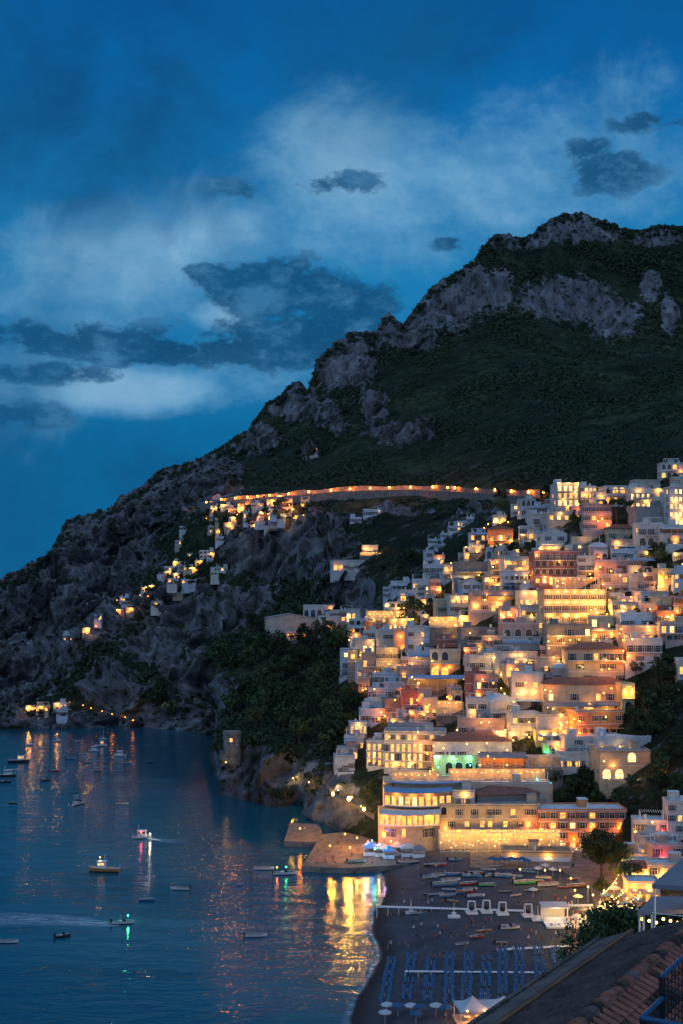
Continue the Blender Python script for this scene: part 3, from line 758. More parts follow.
def mk_tree_protos():
    TP['fine', 0] = (trunk(1.1, .08, 7, 5), crown(201, 120, 60, (1, 1, .85), .14), 1.75)
    TP['fine', 1] = (trunk(1.1, .08, 7, 6), crown(202, 60, 60, (1.15, 1.0, .7), .13), 1.65)
    TP['finepine', 0] = (trunk(2.0, .08, 8, 7, 1.0), crown(203, 60, 60, (1.25, 1.25, .32), .12), 2.4)
    for i in range(4): TP['broad', i] = (trunk(1.1, .10, 5, i), crown(10+i, 26, 26, (1, 1, .8), .30), 1.75)
    for i in range(2): TP['olive', i] = (trunk(.9, .09, 5, 30+i), crown(40+i, 20, 26, (1, 1, .7), .26, mat='leaf2'), 1.45)
    for i in range(2): TP['cypress', i] = (trunk(.5, .06, 2, 50+i, .1), crown(60+i, 26, 22, (.24, .24, 1.5), .2), 1.7)
    for i in range(2): TP['stone_pine', i] = (trunk(2.4, .11, 7, 70+i, 1.0), crown(80+i, 26, 26, (1.25, 1.25, .3), .28), 2.9)
    for i in range(3): TP['bush', i] = (trunk(.25, .05, 3, 90+i, .3), crown(95+i, 12, 22, (.9, .9, .5), .34, mat='leaf2' if i == 2 else 'leaf'), .45)
mk_tree_protos()
TDESC = {'fine': ('broadleaf_tree', 'dark green leafy tree', 'tree'), 'finepine': ('pine_tree', 'low spreading pine', 'tree'), 'broad': ('broadleaf_tree', 'dark green leafy tree', 'tree'), 'olive': ('olive_tree', 'grey-green olive tree', 'tree'), 'cypress': ('cypress_tree', 'narrow dark cypress', 'tree'),
         'stone_pine': ('stone_pine_tree', 'umbrella-crowned stone pine', 'tree'), 'bush': ('bush', 'low leafy bush', 'bush')}
NT = 0
def tree(loc, R, kind='broad', full=None, pxy=None, i=None):
    global NT; NT += 1
    ks = [k for k in TP if k[0] == kind]; tk, cr, z = TP[ks[NT % len(ks) if i is None else i]]
    n, lab, cat = TDESC[kind]
    root = empty(n, loc, R_.uniform(0, 6.28), R); put('trunk', tk, root); put('crown', cr, root, (0, 0, z))
    if full: root['label'] = full; root['category'] = cat
    else:
        p = pxy or project(Vector(loc)+Vector((0, 0, R*z))); describe(root, lab, cat, 'trees and bushes on the slope', *p)
    return root
def tree_px(px, py, R, kind='broad', full=None, i=None):
    """py is where the foot of the plant is seen"""
    g = ground(px, py); return tree(g, R, kind, full, i=i)
# ------------------------------------------------------------------ the town, house by house
H = house
# landmark buildings
H(557,579,484,513,'W',s=4,n=4,rows=['pppp','llll','pplp','llll'],b=(1,2,3),d=12,yaw=.08,rc='roofw',full='tall white hotel at the top of the town, every floor brightly lit',cat='hotel',name='hotel',L=[(-.9,4.1,300),(0,4.1,300),(.9,4.1,300),(-.4,1.9,220),(.6,2.9,220),(0,.9,260),(.95,1.2,300)])
H(580,597,487,505,'W',n=4,lit=.7,L=[(-.5,1.7,160),(.5,1.7,160)])
H(596,606,492,507,'W',n=1,lit=.6,L=[(0,1.3,200)])
H(605,646,487,504,'W',n=6,s=2,lit=.5,L=[(-.6,1.7,150),(.1,1.6,200),(.7,1.7,150)])
H(634,660,481,492,'N',n=5,lit=.1,s=1)
H(661,683,464,478,'W',n=4,lit=.2,s=2,full='pale hilltop house highest on the right edge above the town',L=[(.8,.9,160,'o')])
H(673,690,478,486,'C',n=2,lit=.2)
H(630,651,489,510,'W',s=2,n=4,rows=['pppp','lplp'],L=[(-.2,1.8,150),(.6,.8,300)])
H(648,664,490,500,'N',n=2,lit=.3,L=[(.3,.9,300,'y')])
H(655,672,498,514,'W',n=3,lit=.3,L=[(-.9,.8,260,'y')])
H(669,692,488,526,'W',s=5,n=5,rows=['.pp.p','ppppp','plppp','ppplp','lpppp'],full='white five-storey block at the right edge full of glowing windows',cat='apartment block',L=[(-.5,3.2,180),(.3,2.2,200),(-.3,1.2,220),(.2,.3,260)])
H(636,672,508,526,'G',n=1,s=1,rows=['.'],r='f',rc='roofg',label='large grey windowless hall')
H(583,612,505,531,'P',s=3,n=4,rows=['ddds','dods','sd.l'],L=[(.3,1.4,200,'o'),(.7,.4,200,'o')])
H(638,664,524,546,'W',s=2,n=3,rows=['ss.','SS.'],r='f',label='white house with dark shutters and two arched windows')
H(660,690,526,545,'W',s=2,n=4,rows=['sss.','.sd.'])
H(607,640,528,541,'C',s=1,n=3,rows=['sss'],r='t',label='cream house with three dark windows')
H(611,641,541,553,'N',s=1,n=3,rows=['odd'],L=[(-.6,.8,220)])
H(521,536,500,516,'W',s=2,n=3,lit=.1)
H(529,546,507,520,'B',s=2,n=3,lit=.2)
H(546,557,505,514,'B',n=3,lit=.1)
H(532,549,515,534,'W',s=2,n=2,rows=['d.','.d'])
H(547,571,513,531,'N',s=2,n=3,rows=['lpl','.d.'],L=[(.1,1.9,150),(.95,.8,320,'o')])
H(541,568,533,553,'W',r='g',s=2,n=2,rows=['dd','ll'],full='white gabled house with a brightly lit terrace in front, over red hotel')
H(520,533,527,541,'W',n=2,lit=.2,L=[(-.6,.8,150)])
H(488,513,529,552,'O',s=2,n=3,rows=['dpd','lPl'],r='t',full='orange villa with a tiled roof among floodlit garden trees',cat='villa',name='villa',L=[(-.7,1.1,280,'o'),(.1,1,280),(.8,1,280)])
H(534,582,552,585,'T',s=4,n=7,rows=['sssssss','SSSSSSS','SSSSSSS','lpllpl.'],b=(1,2,3),yaw=.03,full='dark red hotel with rows of arched white balconies',cat='hotel',name='hotel',L=[(-.9,3.6,260),(-.3,.8,220),(.5,.8,220),(.95,1,260,'o')])
H(538,574,549,552.5,'W',s=1,n=2,rows=['.'],L=[(-.9,1.5,260),(-.4,1.5,260),(0,1.5,260),(.5,1.5,260),(.9,1.5,260)])
H(504,536,558,576,'W',s=2,n=4,rows=['..l.','.lll'],L=[(.0,.8,200),(.7,.8,200)])
H(570,584,546,557,'W',n=2,lit=.1,L=[(.3,.9,220,'w')])
H(578,594,557,577,'W',s=3,n=2,rows=['s.','dd','ss'])
H(590,607,547,561,'P',s=1,n=1,rows=['S'],r='v',L=[(.0,.3,200,'o')])
H(612,652,550,560,'B',s=1,n=7,rows=['ddddddd'],rc='roofw',label='long pale low house with a row of small dark windows')
H(628,655,560,567,'W',s=1,n=4,rows=['dddd'],aw=(0,'awnb'))
H(595,626,561,574,'P',s=1,n=3,rows=['sss'],L=[(-.95,.4,260)])
H(614,632,561,573,'T',s=1,n=3,rows=['dds'])
H(602,630,575,594,'P',s=2,n=3,rows=['s.l','ddd'],rc='roofw',label='pinkish white two-storey house with one glowing upper window')
H(629,645,575,587,'W',n=3,lit=.3)
H(637,658,583,597,'P',n=2,lit=.1)
H(658,676,570,592,'C',s=2,n=2,rows=['.d','.D'],L=[(-.9,1.1,350,'y'),(-.6,.5,200,'y')])
H(673,692,572,590,'B',s=2,n=3,lit=.2)
H(610,623,594,603,'W',n=2,rows=['d.'])
H(620,642,598,606,'W',n=3,lit=.2)
H(640,670,593,602,'B',n=3,lit=.1)
H(612,646,603,612,'W',n=4,rows=['d.l.'],L=[(-.3,.5,120),(.9,.5,160)])
H(653,676,598,613,'C',s=1,n=2,rows=['ss'])
H(673,692,597,613,'T',s=2,n=3,rows=['d.d','sdl'],L=[(-.6,.2,300,'y')])
H(656,676,612,624,'T',s=1,n=3,rows=['ddl'],L=[(.2,.6,200,'y')])
H(588,614,617,630,'C',s=1,n=2,rows=['pp'],ww=1.6,wh=2.4,label='cream house with two bright white windows')
H(590,617,630,642,'P',s=1,n=3,rows=['ldl'],b=(1,),L=[(.6,.7,160)])
H(621,662,614,627,'B',s=1,n=6,rows=['dd.ddd'],b=(0,))
H(622,664,627,642,'P',s=1,n=5,rows=['oollp'],L=[(.3,.8,200)],label='pink house with a row of glowing orange windows')
H(660,692,624,642,'P',s=2,n=4,rows=['lpdl','.d..'])
H(544,606,591,624,'C',s=3,n=7,rows=['sssssss','sssssss','slssssl'],bb=[(1,k) for k in range(7)],yaw=.02,full='long cream hotel with a bright lamp above every window',cat='hotel',name='hotel',L=[(x,r,190) for r in (2.92,1.92) for x in (-.86,-.57,-.29,0,.29,.57,.86)]+[(-.8,.7,300,'y'),(-.3,.8,300,'y'),(.3,.8,300,'y'),(.75,.6,350,'y')])
H(519,546,592,606,'W',s=1,n=5,rows=['lplpl'],b=(0,),L=[(-.6,.9,180),(.1,.9,180),(.7,.9,180)])
H(520,546,606,618,'W',s=1,n=4,rows=['ldds'])
H(503,535,572,592,'B',s=2,n=4,rows=['.ddD','ddd.'],aw=(0,'awnb'))
H(522,542,584,594,'B',n=3,lit=.1)
H(471,516,592,612,'P',s=2,n=5,rows=['.d.l.','ldldl'],r='f',rc='roofg',full='pink villa with floodlit pilasters and an arched ground floor',cat='villa',name='villa',L=[(-.8,.6,300),(-.3,1.7,150),(.2,.7,300),(.5,1.7,150),(.9,.6,200)])
H(500,518,608,627,'P',s=2,n=3,rows=['.p.','DDD'],r='f',L=[(-.9,1.3,280),(0,1.3,200),(.9,1.3,180)])
H(502,545,624,641,'P',s=1,n=4,rows=['SSSD'],label='long rose-beige house with four arched dark windows',L=[(.9,.8,150)])
H(503,541,638,649,'W',s=1,n=6,rows=['dsdsds'])
H(500,540,645,657,'G',s=1,n=4,rows=['d.dd'])
H(547,592,626,655,'S',s=3,n=5,rows=['..d.p','.d.d.','..ds.'],r='f',rc='roofg',yaw=.0,full='big dark grey block in front of the long cream hotel',cat='apartment block')
H(559,584,611,624,'W',s=1,n=5,rows=['PPPPP'],r='d',full='white arcaded pavilion with a low dome before the cream hotel',cat='pavilion',name='pavilion',L=[(-.5,.6,300,'y'),(.4,.6,300,'y')])
H(538,556,615,632,'C',s=1,n=3,rows=['lpl'],L=[(0,.8,300,'y')])
H(495,538,653,667,'W',s=1,n=5,rows=['..pp.'],L=[(-.1,.8,150),(.2,.8,150)])
H(505,535,665,677,'N',s=1,n=4,rows=['OO.d'],full='low house with two glowing orange arches beside a dark garden',L=[(-.7,.7,250,'o')])
H(538,560,659,675,'N',s=1,n=4,rows=['.o.d'],L=[(.4,1.1,100)])
H(425,434,551,566,'B',s=2,n=1,rows=['d'])
H(433,445,556,565,'P',n=2,lit=.4,L=[(0,.8,160,'o')])
H(423,443,565,581,'B',s=2,n=3,rows=['ddd','.dd'])
H(430,441,580,596,'N',s=2,n=2,lit=.1,L=[(.9,.7,260)])
H(443,456,565,581,'C',s=2,n=2,rows=['ll','.l'],L=[(-.3,1.3,150),(.3,.4,150)])
H(455,492,563,581,'S',s=2,n=4,rows=['....','ddd.'],rc='roofg',label='long blue-grey block with few windows')
H(490,504,561,579,'N',s=2,n=2,rows=['dd','.d'])
H(503,514,560,576,'P',s=2,n=2,lit=.2)
H(464,486,548,559,'W',n=4,lit=.3,L=[(-.6,.8,160),(.5,.9,160)])
H(470,491,534,546,'B',n=4,lit=.4)
H(462,481,583,599,'B',r='g',s=2,n=2,rows=['ss','dd'])
H(454,474,577,590,'W',n=3,lit=.15)
H(476,493,592,606,'W',n=2,lit=.2)
H(418,431,586,597,'W',n=2,lit=.1)
H(412,424,580,590,'B',n=2,lit=.1)
H(484,502,577,590,'C',n=3,lit=.3,L=[(.5,.8,280)])
H(502,516,575,591,'W',s=2,n=2,rows=['s.','sd'])
H(437,455,600,614,'C',s=1,n=2,rows=['.d'])
H(450,473,597,613,'W',s=2,n=4,rows=['llll','dddd'],L=[(-.4,1.8,160),(.4,1.8,160)])
H(408,426,627,652,'B',s=2,n=3,rows=['d.l','d.d'])
H(424,441,628,650,'B',s=2,n=2,rows=['.l','dd'])
H(440,458,629,641,'O',s=1,n=3,rows=['.s.'],L=[(.8,1.1,160)])
H(439,461,640,653,'T',s=1,n=2,rows=['.d'])
H(430,460,651,676,'C',s=2,n=3,rows=['dD.','OO.'],k='arch',L=[(-.5,.7,150,'o'),(.3,.7,150,'o')],full='tall cream house with orange-lit arches at its foot')
H(408,430,653,672,'B',s=2,n=5,rows=['.....','ddddd'],r='f',aw=(1,'awnb'))
H(461,503,629,643,'S',s=1,n=3,rows=['..d'],rc='roofg')
H(483,503,637,657,'P',s=2,n=2,rows=['.s','d.'])
H(500,513,624,640,'P',s=1,n=2,rows=['s.'])
H(469,502,657,671,'W',s=1,n=4,rows=['dd.s'],full='white house with turquoise shutters beside the yellow veranda')
H(484,506,655,668,'B',s=1,n=3,rows=['.ds'])
H(383,397,588,598,'B',n=2,lit=.1)
H(391,411,582,591,'B',n=3,lit=.1)
H(400,413,591,601,'B',n=2,lit=.2)
H(384,402,603,614,'W',n=3,lit=.2,L=[(.5,1.1,180)])
H(330,345,611,626,'W',s=2,n=3,lit=.3)
H(340,353,611,622,'P',n=2,lit=.3,L=[(0,.9,160,'o')])
H(349,368,620,633,'B',n=3,lit=.1)
H(366,388,622,633,'O',s=1,n=5,rows=['.sdl.'],L=[(-.3,1.2,220),(.6,1.1,220)])
H(388,412,620,632,'C',s=1,n=5,rows=['lplpl'],L=[(-.5,.9,260),(.2,.9,260),(.8,.9,260)])
H(363,384,632,646,'W',n=3,lit=.15)
H(377,395,631,652,'W',s=2,n=3,rows=['.dd','...'])
H(394,408,630,650,'C',s=2,n=2,rows=['..','..'],L=[(-.1,1.3,300,'o'),(.1,.2,260,'o')],label='white house with a wall glowing orange from a lamp')
H(405,421,629,648,'B',s=2,n=2,lit=.1)
H(348,361,634,643,'C',n=2,rows=['ll'],L=[(.2,.8,160)])
H(350,361,640,656,'B',s=2,n=1,rows=['d'])
H(355,375,641,662,'W',s=2,n=3,rows=['.pp','.dd'],full='white house with a tall glass front on the town\'s left edge',L=[(.5,2,120)])
H(376,398,649,674,'C',s=2,n=3,rows=['sss','d.d'],L=[(.9,.4,160)])
H(362,381,655,678,'P',s=2,n=3,rows=['l.d','.d.'])
H(340,352,650,678,'B',s=3,n=1,rows=['p','d','d'])
H(348,358,651,682,'S',s=3,n=1,rows=['l','.','.'],d=5)
H(357,365,663,682,'B',s=2,n=1,rows=['.','.'])
H(358,370,678,691,'G',s=1,n=2,rows=['dd'],L=[(.2,-.1,140,'o')])
H(372,404,675,690,'B',s=2,n=4,lit=.05,perg=1)
H(384,404,684,697,'B',s=1,n=4,lit=.1)
H(368,394,690,704,'B',s=2,n=3,lit=.05,perg=1)
H(364,390,701,715,'W',s=1,n=4,lit=.1)
H(361,385,710,724,'B',s=1,n=4,lit=.15,L=[(.5,.4,240,'o')])
H(400,431,668,681,'P',s=1,n=4,rows=['l...'],L=[(-.8,.5,120)])
H(403,420,692,717,'T',s=2,n=3,rows=['.l.','s.s'])
H(418,432,690,712,'P',s=2,n=2,rows=['l.','sd'])
H(385,405,700,716,'S',s=1,n=3,rows=['d..'])
H(350,367,724,742,'B',s=2,n=4,rows=['llll','ddd.'],b=(1,),L=[(0,1.9,180)])
H(344,364,738,752,'W',s=1,n=4,rows=['ddsd'],perg=1)
H(340,358,749,762,'P',s=1,n=3,lit=.2)
H(335,355,757,772,'B',s=1,n=3,lit=.1,perg=1)
H(384,446,733,770,'W',s=4,n=11,rows=['ldldllddldl','dolololddod','lpdlplpd.oo','olllpdo....'],b=(1,2),bw=.99,d=11,yaw=-.08,rc='roofg',full='long stepped white hotel with three floors of lit balconies, left',cat='hotel',name='hotel',L=[(.75,1.4,320,'o'),(-.6,.7,200),(-.1,.7,160)])
H(366,388,742,766,'W',s=3,n=4,rows=['olld','lpll','lool'],b=(1,2),yaw=-.25)
H(423,438,699,716,'P',s=1,n=2,rows=['ll'],wh=2.2,label='pink house with two tall glowing windows')
H(465,486,674,702,'T',s=3,n=2,rows=['..','..','.l'])
H(475,498,676,701,'P',s=2,n=3,rows=['pdd','ldp'],b=(1,),aw=(1,'awng'),L=[(-.8,.5,180,'o')])
H(467,498,700,724,'W',s=2,n=3,rows=['dds','lls'],full='large white house with a lit balcony left of the twin arches',L=[(-.6,1,180),(-.1,1,180)])
H(494,512,700,722,'W',s=2,n=2,rows=['d.','.p'],r='v')
H(459,505,720,737,'P',s=1,n=5,rows=['d.d..'],label='pale pink low block with two small dark windows')
H(434,512,741,762,'B',s=1,n=7,rows=['dsdsdsd'],r='t',yaw=.02,full='long white building with a red-brown roof, washed in green light',cat='hotel',name='hotel')
H(434,484,757,775,'C',s=1,n=5,rows=['.DDDD'],d=10,yaw=.02,rc='roofw',full='low white wing with large arched windows in green light',L=[(-.9,1,300,'m'),(-.3,.9,160,'m'),(.4,.9,160,'m')])
H(512,543,675,708,'W',s=2,n=2,rows=['sl','.d'],r='f',rc='roofw',d=12,full='white house with two glowing upper windows and a pale terrace roof',L=[(-.3,.9,200),(.4,.9,160)])
H(568,624,649,683,'C',s=3,n=7,rows=['d.dlddd','.d..dd.','..dd..d'],r='t',b=(2,),yaw=.0,full='big cream hotel wing with a red roof, upper of the two',cat='hotel',name='hotel')
H(553,572,668,684,'N',s=1,n=2,rows=['dd'],r='d')
H(545,628,684,706,'C',s=1,n=7,rows=['p.d.ldl'],r='t',yaw=.0,d=9,wh=2.1,bb=[(0,2),(0,5)],full='long cream wing with a red tiled roof, lower of the two',cat='hotel',name='hotel')
H(622,635,685,711,'Y',s=2,n=1,rows=['O','D'],L=[(-.3,1.4,420,'y'),(.5,1.3,260,'y')],full='narrow yellow tower house with a glowing arch above a dark arch')
H(575,625,712,736,'O',s=2,n=6,rows=['d.dd.d','ss.s.s'],L=[(-.9,1.3,220,'o'),(-.9,.3,260,'o'),(-.5,.2,180)],label='orange-cream two-storey house with dark windows')
H(490,518,702,722,'W',s=2,n=2,rows=['.s','d.'],r='v')
H(511,540,714,738,'W',s=2,n=4,rows=['ldss','..ds'],L=[(-.9,.4,160)])
H(538,570,716,735,'W',s=1,n=3,rows=['.l.'],bb=[(0,1)],r='f')
H(536,572,732,743,'Y',s=1,n=4,rows=['llll'],L=[(-.6,.8,260),(0,.8,260),(.6,.8,260)],label='low white block with its front glowing yellow')
H(565,601,738,757,'W',s=2,n=4,rows=['.d..','d..d'],rc='roofw',label='white upper house with a pale blue roof')
H(598,652,738,756,'B',s=1,n=6,rows=['dd.ddd'],rc='roofw',label='pale terrace storey with a long railing')
H(600,651,752,779,'C',s=2,n=4,rows=['..P.','PP.P'],d=12,yaw=.05,full='cream villa with big glowing arched windows above the dark gully',cat='villa',name='villa',L=[(.95,.4,260,'y'),(-.5,1,120)])
H(557,590,753,768,'W',s=1,n=4,rows=['llld'],b=(0,),rc='roofw')
H(588,609,753,770,'W',s=1,n=1,rows=['S'],L=[])
H(627,662,640,664,'W',s=2,n=4,rows=['dddd','.s.s'],b=(1,),L=[(-.95,.6,260,'o')],full='white two-storey house with a blue-shaded balcony above the dark gully')
H(678,695,660,688,'W',s=2,n=2,lit=.3)
# the beach-front
def curve_pts(x0, x1, y, Y, sag, n=12):
    return [P(lerp(x0, x1, k/n), y, Y+sag*(2*k/n-1)**2) for k in range(n+1)]
def curved_building(x0, x1, yt, yb, Y, sag, c, label, storeys, lit_rows, name='hotel', slab='trim', D=9, aw=None, lights=()):
    """a front that bows out toward the sea, in segments"""
    n = 12; zt = P(0, yt, Y).z; zb = P(0, yb, Y).z; h = zt-zb; sh = h/storeys
    org = P((x0+x1)/2, yb, Y); root = empty(name, org)
    RECTS.append((x0, x1, yt, yb, Y-.3))
    fr = [p-org for p in curve_pts(x0, x1, yb, Y, sag, n)]; fr = [Vector((p.x, p.y, 0)) for p in fr]
    bk = [Vector((fr[-1].x, fr[-1].y+D, 0)), Vector((fr[0].x, fr[0].y+D, 0))]
    b = MB(); b.prism([(p.x, p.y) for p in fr+bk], -7, h, 0); b.build('wall', ['wall'+c], root)
    out = [Vector((p.x, p.y-1.3, 0)) for p in fr]
    for s in range(1, storeys+1):
        b = MB(); b.prism([(p.x, p.y) for p in out+[fr[-1], fr[0]]], s*sh-.15, s*sh+.1, 0)
        b.build('floor_edge' if s < storeys else 'roof', [slab], root)
        if s < storeys:
            b = MB()
            for a, q in zip(out[:-1], out[1:]):
                b.tube((a.x, a.y+.05, s*sh+1.05), (q.x, q.y+.05, s*sh+1.05), .04, n=4)
                for k in range(4): m = a.lerp(q, k/4); b.tube((m.x, m.y+.05, s*sh+.1), (m.x, m.y+.05, s*sh+1.05), .025, n=3)
            b.build('railing', ['trim'], root)
    for s in range(storeys):
        row = lit_rows[storeys-1-s]
        for k, ch in enumerate(row):
            if ch == '.': continue
            t = (k+.5)/len(row)*n; i = min(n-1, int(t)); a, q = fr[i], fr[i+1]; p = a.lerp(q, t-i); d = (q-a)
            wd = d.length*n/len(row)*.62
            o = put('window', win('door', ch, min(3, wd), min(2.4, sh*.74)), root, (p.x, p.y, s*sh+.12)); o.rotation_euler = (0, 0, math.atan2(d.y, d.x))
    if aw:
        b = MB(); z = aw[0]*sh
        for i in range(n):
            a, q = fr[i], fr[i+1]; b.face([(a.x, a.y, z+.7), (a.x, a.y-2.6, z), (q.x, q.y-2.6, z), (q.x, q.y, z+.7)]); b.face([(a.x, a.y-2.6, z), (a.x, a.y-2.6, z-.3), (q.x, q.y-2.6, z-.3), (q.x, q.y-2.6, z)])
        b.build('awning', [aw[1]], root)
    for (t, s, e, kd) in lights:
        p = fr[min(n, int(t*n))]; plight('light', root, (p.x, p.y-1.0, s*sh+sh*.75), e, LC[kd][0], .3)
    root['label'] = label; root['category'] = 'hotel' if name == 'hotel' else 'restaurant'
    return root
curved_building(384, 452, 791, 821, 343, 3.0, 'P', 'curved beach hotel with two lit floors below the blue terrace edge', 2, ['olplpoolll', 'dd.ddd.ddo'], lights=[(.2,1,160,''),(.45,1,160,''),(.7,1,160,''),(.95,.1,200,'o')], aw=(2,'awnb'))
curved_building(379, 440, 813, 838, 337, 2.6, 'C', 'curved seafront restaurant with a white canopy and warm windows', 2, ['ololooloool', '.dd.l...dd.'], name='restaurant', aw=(2,'awnw'), lights=[(.15,1,180,'o'),(.4,1,180,'o'),(.65,1,180,'o'),(.9,1,220,'y')])
curved_building(384, 470, 783, 791, 349, 3.5, 'C', 'broad curved hotel terrace with a blue edge beneath the green-lit wing', 1, ['............'], name='terrace', slab='awnb', D=10)
bpy.data.objects['terrace']['category'] = 'terrace'
veranda(392,440,774,783,None,160,3,'',Y=352,D=6,full='dining terrace with warm bulbs on the curved blue-edged platform',cat='terrace')
H(440,540,806,842,'C',s=3,n=13,rows=['D.d.d.dd.o.ds','.d.l.lo.l.do.','lplplpl.lplpl'],b=(),bb=[(1,1),(1,3),(2,2),(2,4),(2,6),(2,9)],Y=341,d=9,yaw=.0,rc='roofg',full='long cream beachfront hotel joined to the orange one',cat='hotel',name='hotel',L=[(-.9,1.2,160),(.75,1.4,220,'o')])
H(452,475,792,806,'W',s=1,n=3,rows=['.l.'],Y=345,L=[(.1,.8,180,'y')])
H(476,541,794,806,'S',s=1,n=6,rows=['......'],r='t',Y=348,full='low house with a dark brown roof behind the cream beachfront hotel')
H(538,627,811,851,'O',s=4,n=9,rows=['ddlddlddd','sldpdldsl','dld.dldds','plplplpll'],bb=[(2,1),(2,3),(2,5),(1,2),(1,4),(1,6),(3,2),(3,5)],Y=339,d=10,yaw=.02,rc='roofw',full='long orange beachfront hotel with small balconies and a lit ground floor',cat='hotel',name='hotel',L=[(-.95,2.2,220,'o'),(-.6,1.2,240,'o'),(-.2,1.2,240,'o'),(.2,2.0,240,'o'),(.5,1.3,240,'o'),(.8,2.3,220,'o'),(.85,.9,300,'o')])
# retaining walls and pool deck
veranda(450,548,771,783,None,230,6,'',Y=355,D=7,label='long dining deck with bulbs beside the turquoise pool',full='long dining deck full of warm bulbs beside the turquoise pool')
r = empty('swimming_pool', P(539,784,352.5)); w = 8
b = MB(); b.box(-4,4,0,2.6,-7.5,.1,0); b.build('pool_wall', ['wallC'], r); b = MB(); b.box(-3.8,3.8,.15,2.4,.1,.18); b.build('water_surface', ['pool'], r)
plight('light', r, (0, 1.2, 1.4), 60, (.1,1,.9)); r['label'] = 'narrow turquoise glowing swimming pool at the right end of the dining deck'; r['category'] = 'swimming pool'
o = H(450,550,784,797,'N',s=1,n=1,rows=['.'],Y=352,d=5,full='plain beige retaining wall under the long dining deck',cat='wall',name='retaining_wall',yaw=0)
veranda(480,527,757,768,'awng',200,3,'o',label='orange-lit terrace under a dark awning',Y=374)
veranda(528,563,757,770,'perg',120,1,'',label='small garden terrace with a pergola',Y=372,bulbs=False)
veranda(388,433,726,737,'awng',260,4,'o',full='terrace with a row of orange lamps above the stepped white hotel')
veranda(408,467,678,692,'awnb',130,2,'',label='long terrace under a pale blue canopy',full='long terrace under a pale blue canopy right of the town edge')
veranda(437,464,702,716,None,180,3,'',label='lit glass veranda')
veranda(467,493,671,682,'perg',230,2,'y',full='yellow glowing veranda under the turquoise-shuttered house')
veranda(545,600,706,715,'awng',200,3,'',full='orange-lit terrace below the lower red-roofed wing')
veranda(598,618,705,713,'awng',180,1,'',label='small lit loggia')
veranda(430,500,617,628,None,330,5,'y',full='bright restaurant terrace below the pink villa')
veranda(366,420,611,621,None,260,4,'y',full='bright winding terrace at the upper left of the town')
veranda(515,560,574,583,None,180,2,'',label='lit terrace')
veranda(555,606,578,590,'perg',160,2,'o',label='planted terrace with orange glow')
veranda(573,600,536,545,None,100,1,'',label='dim garden terrace',bulbs=False)
veranda(470,492,545,553,'perg',150,1,'',label='small lit terrace')
# promenade restaurants
veranda(440,563,833,855,'perg',420,9,'y',Y=333,D=4.5,back='wallN',full='long beachfront restaurant blazing with yellow bulbs under a canopy',cat='restaurant',name='restaurant')
veranda(560,600,851,863,'perg',380,3,'y',Y=332,D=6,full='restaurant corner glowing yellow behind the large promenade tree',cat='restaurant',name='restaurant')
veranda(455,540,855,864,None,120,2,'',Y=331,D=4,label='stone promenade terrace in front of the restaurants',full='raised stone promenade between the restaurants and the boats',bulbs=False)
H(503,572,853,868,'C',s=1,n=7,rows=['..dldd.'],Y=322,d=7,rc='paving',full='flat-roofed beach pavilion with an awning near the drawn-up boats',cat='pavilion',name='pavilion',aw=(0,'awnw'),L=[(.3,.8,200),(-.7,.8,140)])
# the right-hand houses near the alley
H(668,692,803,845,'W',s=4,n=3,rows=['d.d','dld','.d.','d.l'],Y=312,full='tall white house at the right edge above the alley')
H(634,668,822,842,'W',s=2,n=4,rows=['dd.d','.ldd'],Y=314,rc='roofw',b=(1,),L=[(-.9,1,180)])
H(640,672,838,858,'W',s=2,n=4,rows=['.dd.','ll.d'],Y=306,L=[(-.5,.6,200),(.5,.6,160,'r')],label='white house with a red glow on its front')
H(652,684,846,868,'P',s=2,n=3,rows=['d.d','.l.'],Y=300,L=[(-.4,1.0,260,'r'),(.2,.8,220,'r')],label='white-pink house lit red')
H(620,650,856,868,'C',s=1,n=4,rows=['llpl'],Y=303,aw=(0,'awnb'),L=[(-.6,.6,260),(.3,.6,260)])
H(625,655,868,884,'C',s=1,n=4,rows=['lpll'],Y=288,L=[(-.5,.7,280),(.4,.7,280)],r='t')
H(650,690,866,890,'N',s=2,n=4,rows=['dlld','llpl'],Y=284,L=[(-.5,1.2,240),(.3,.8,260)])
H(628,660,884,902,'N',s=1,n=4,rows=['llol'],Y=268,L=[(-.6,.7,280,'o'),(.3,.7,280)],aw=(0,'awng'))
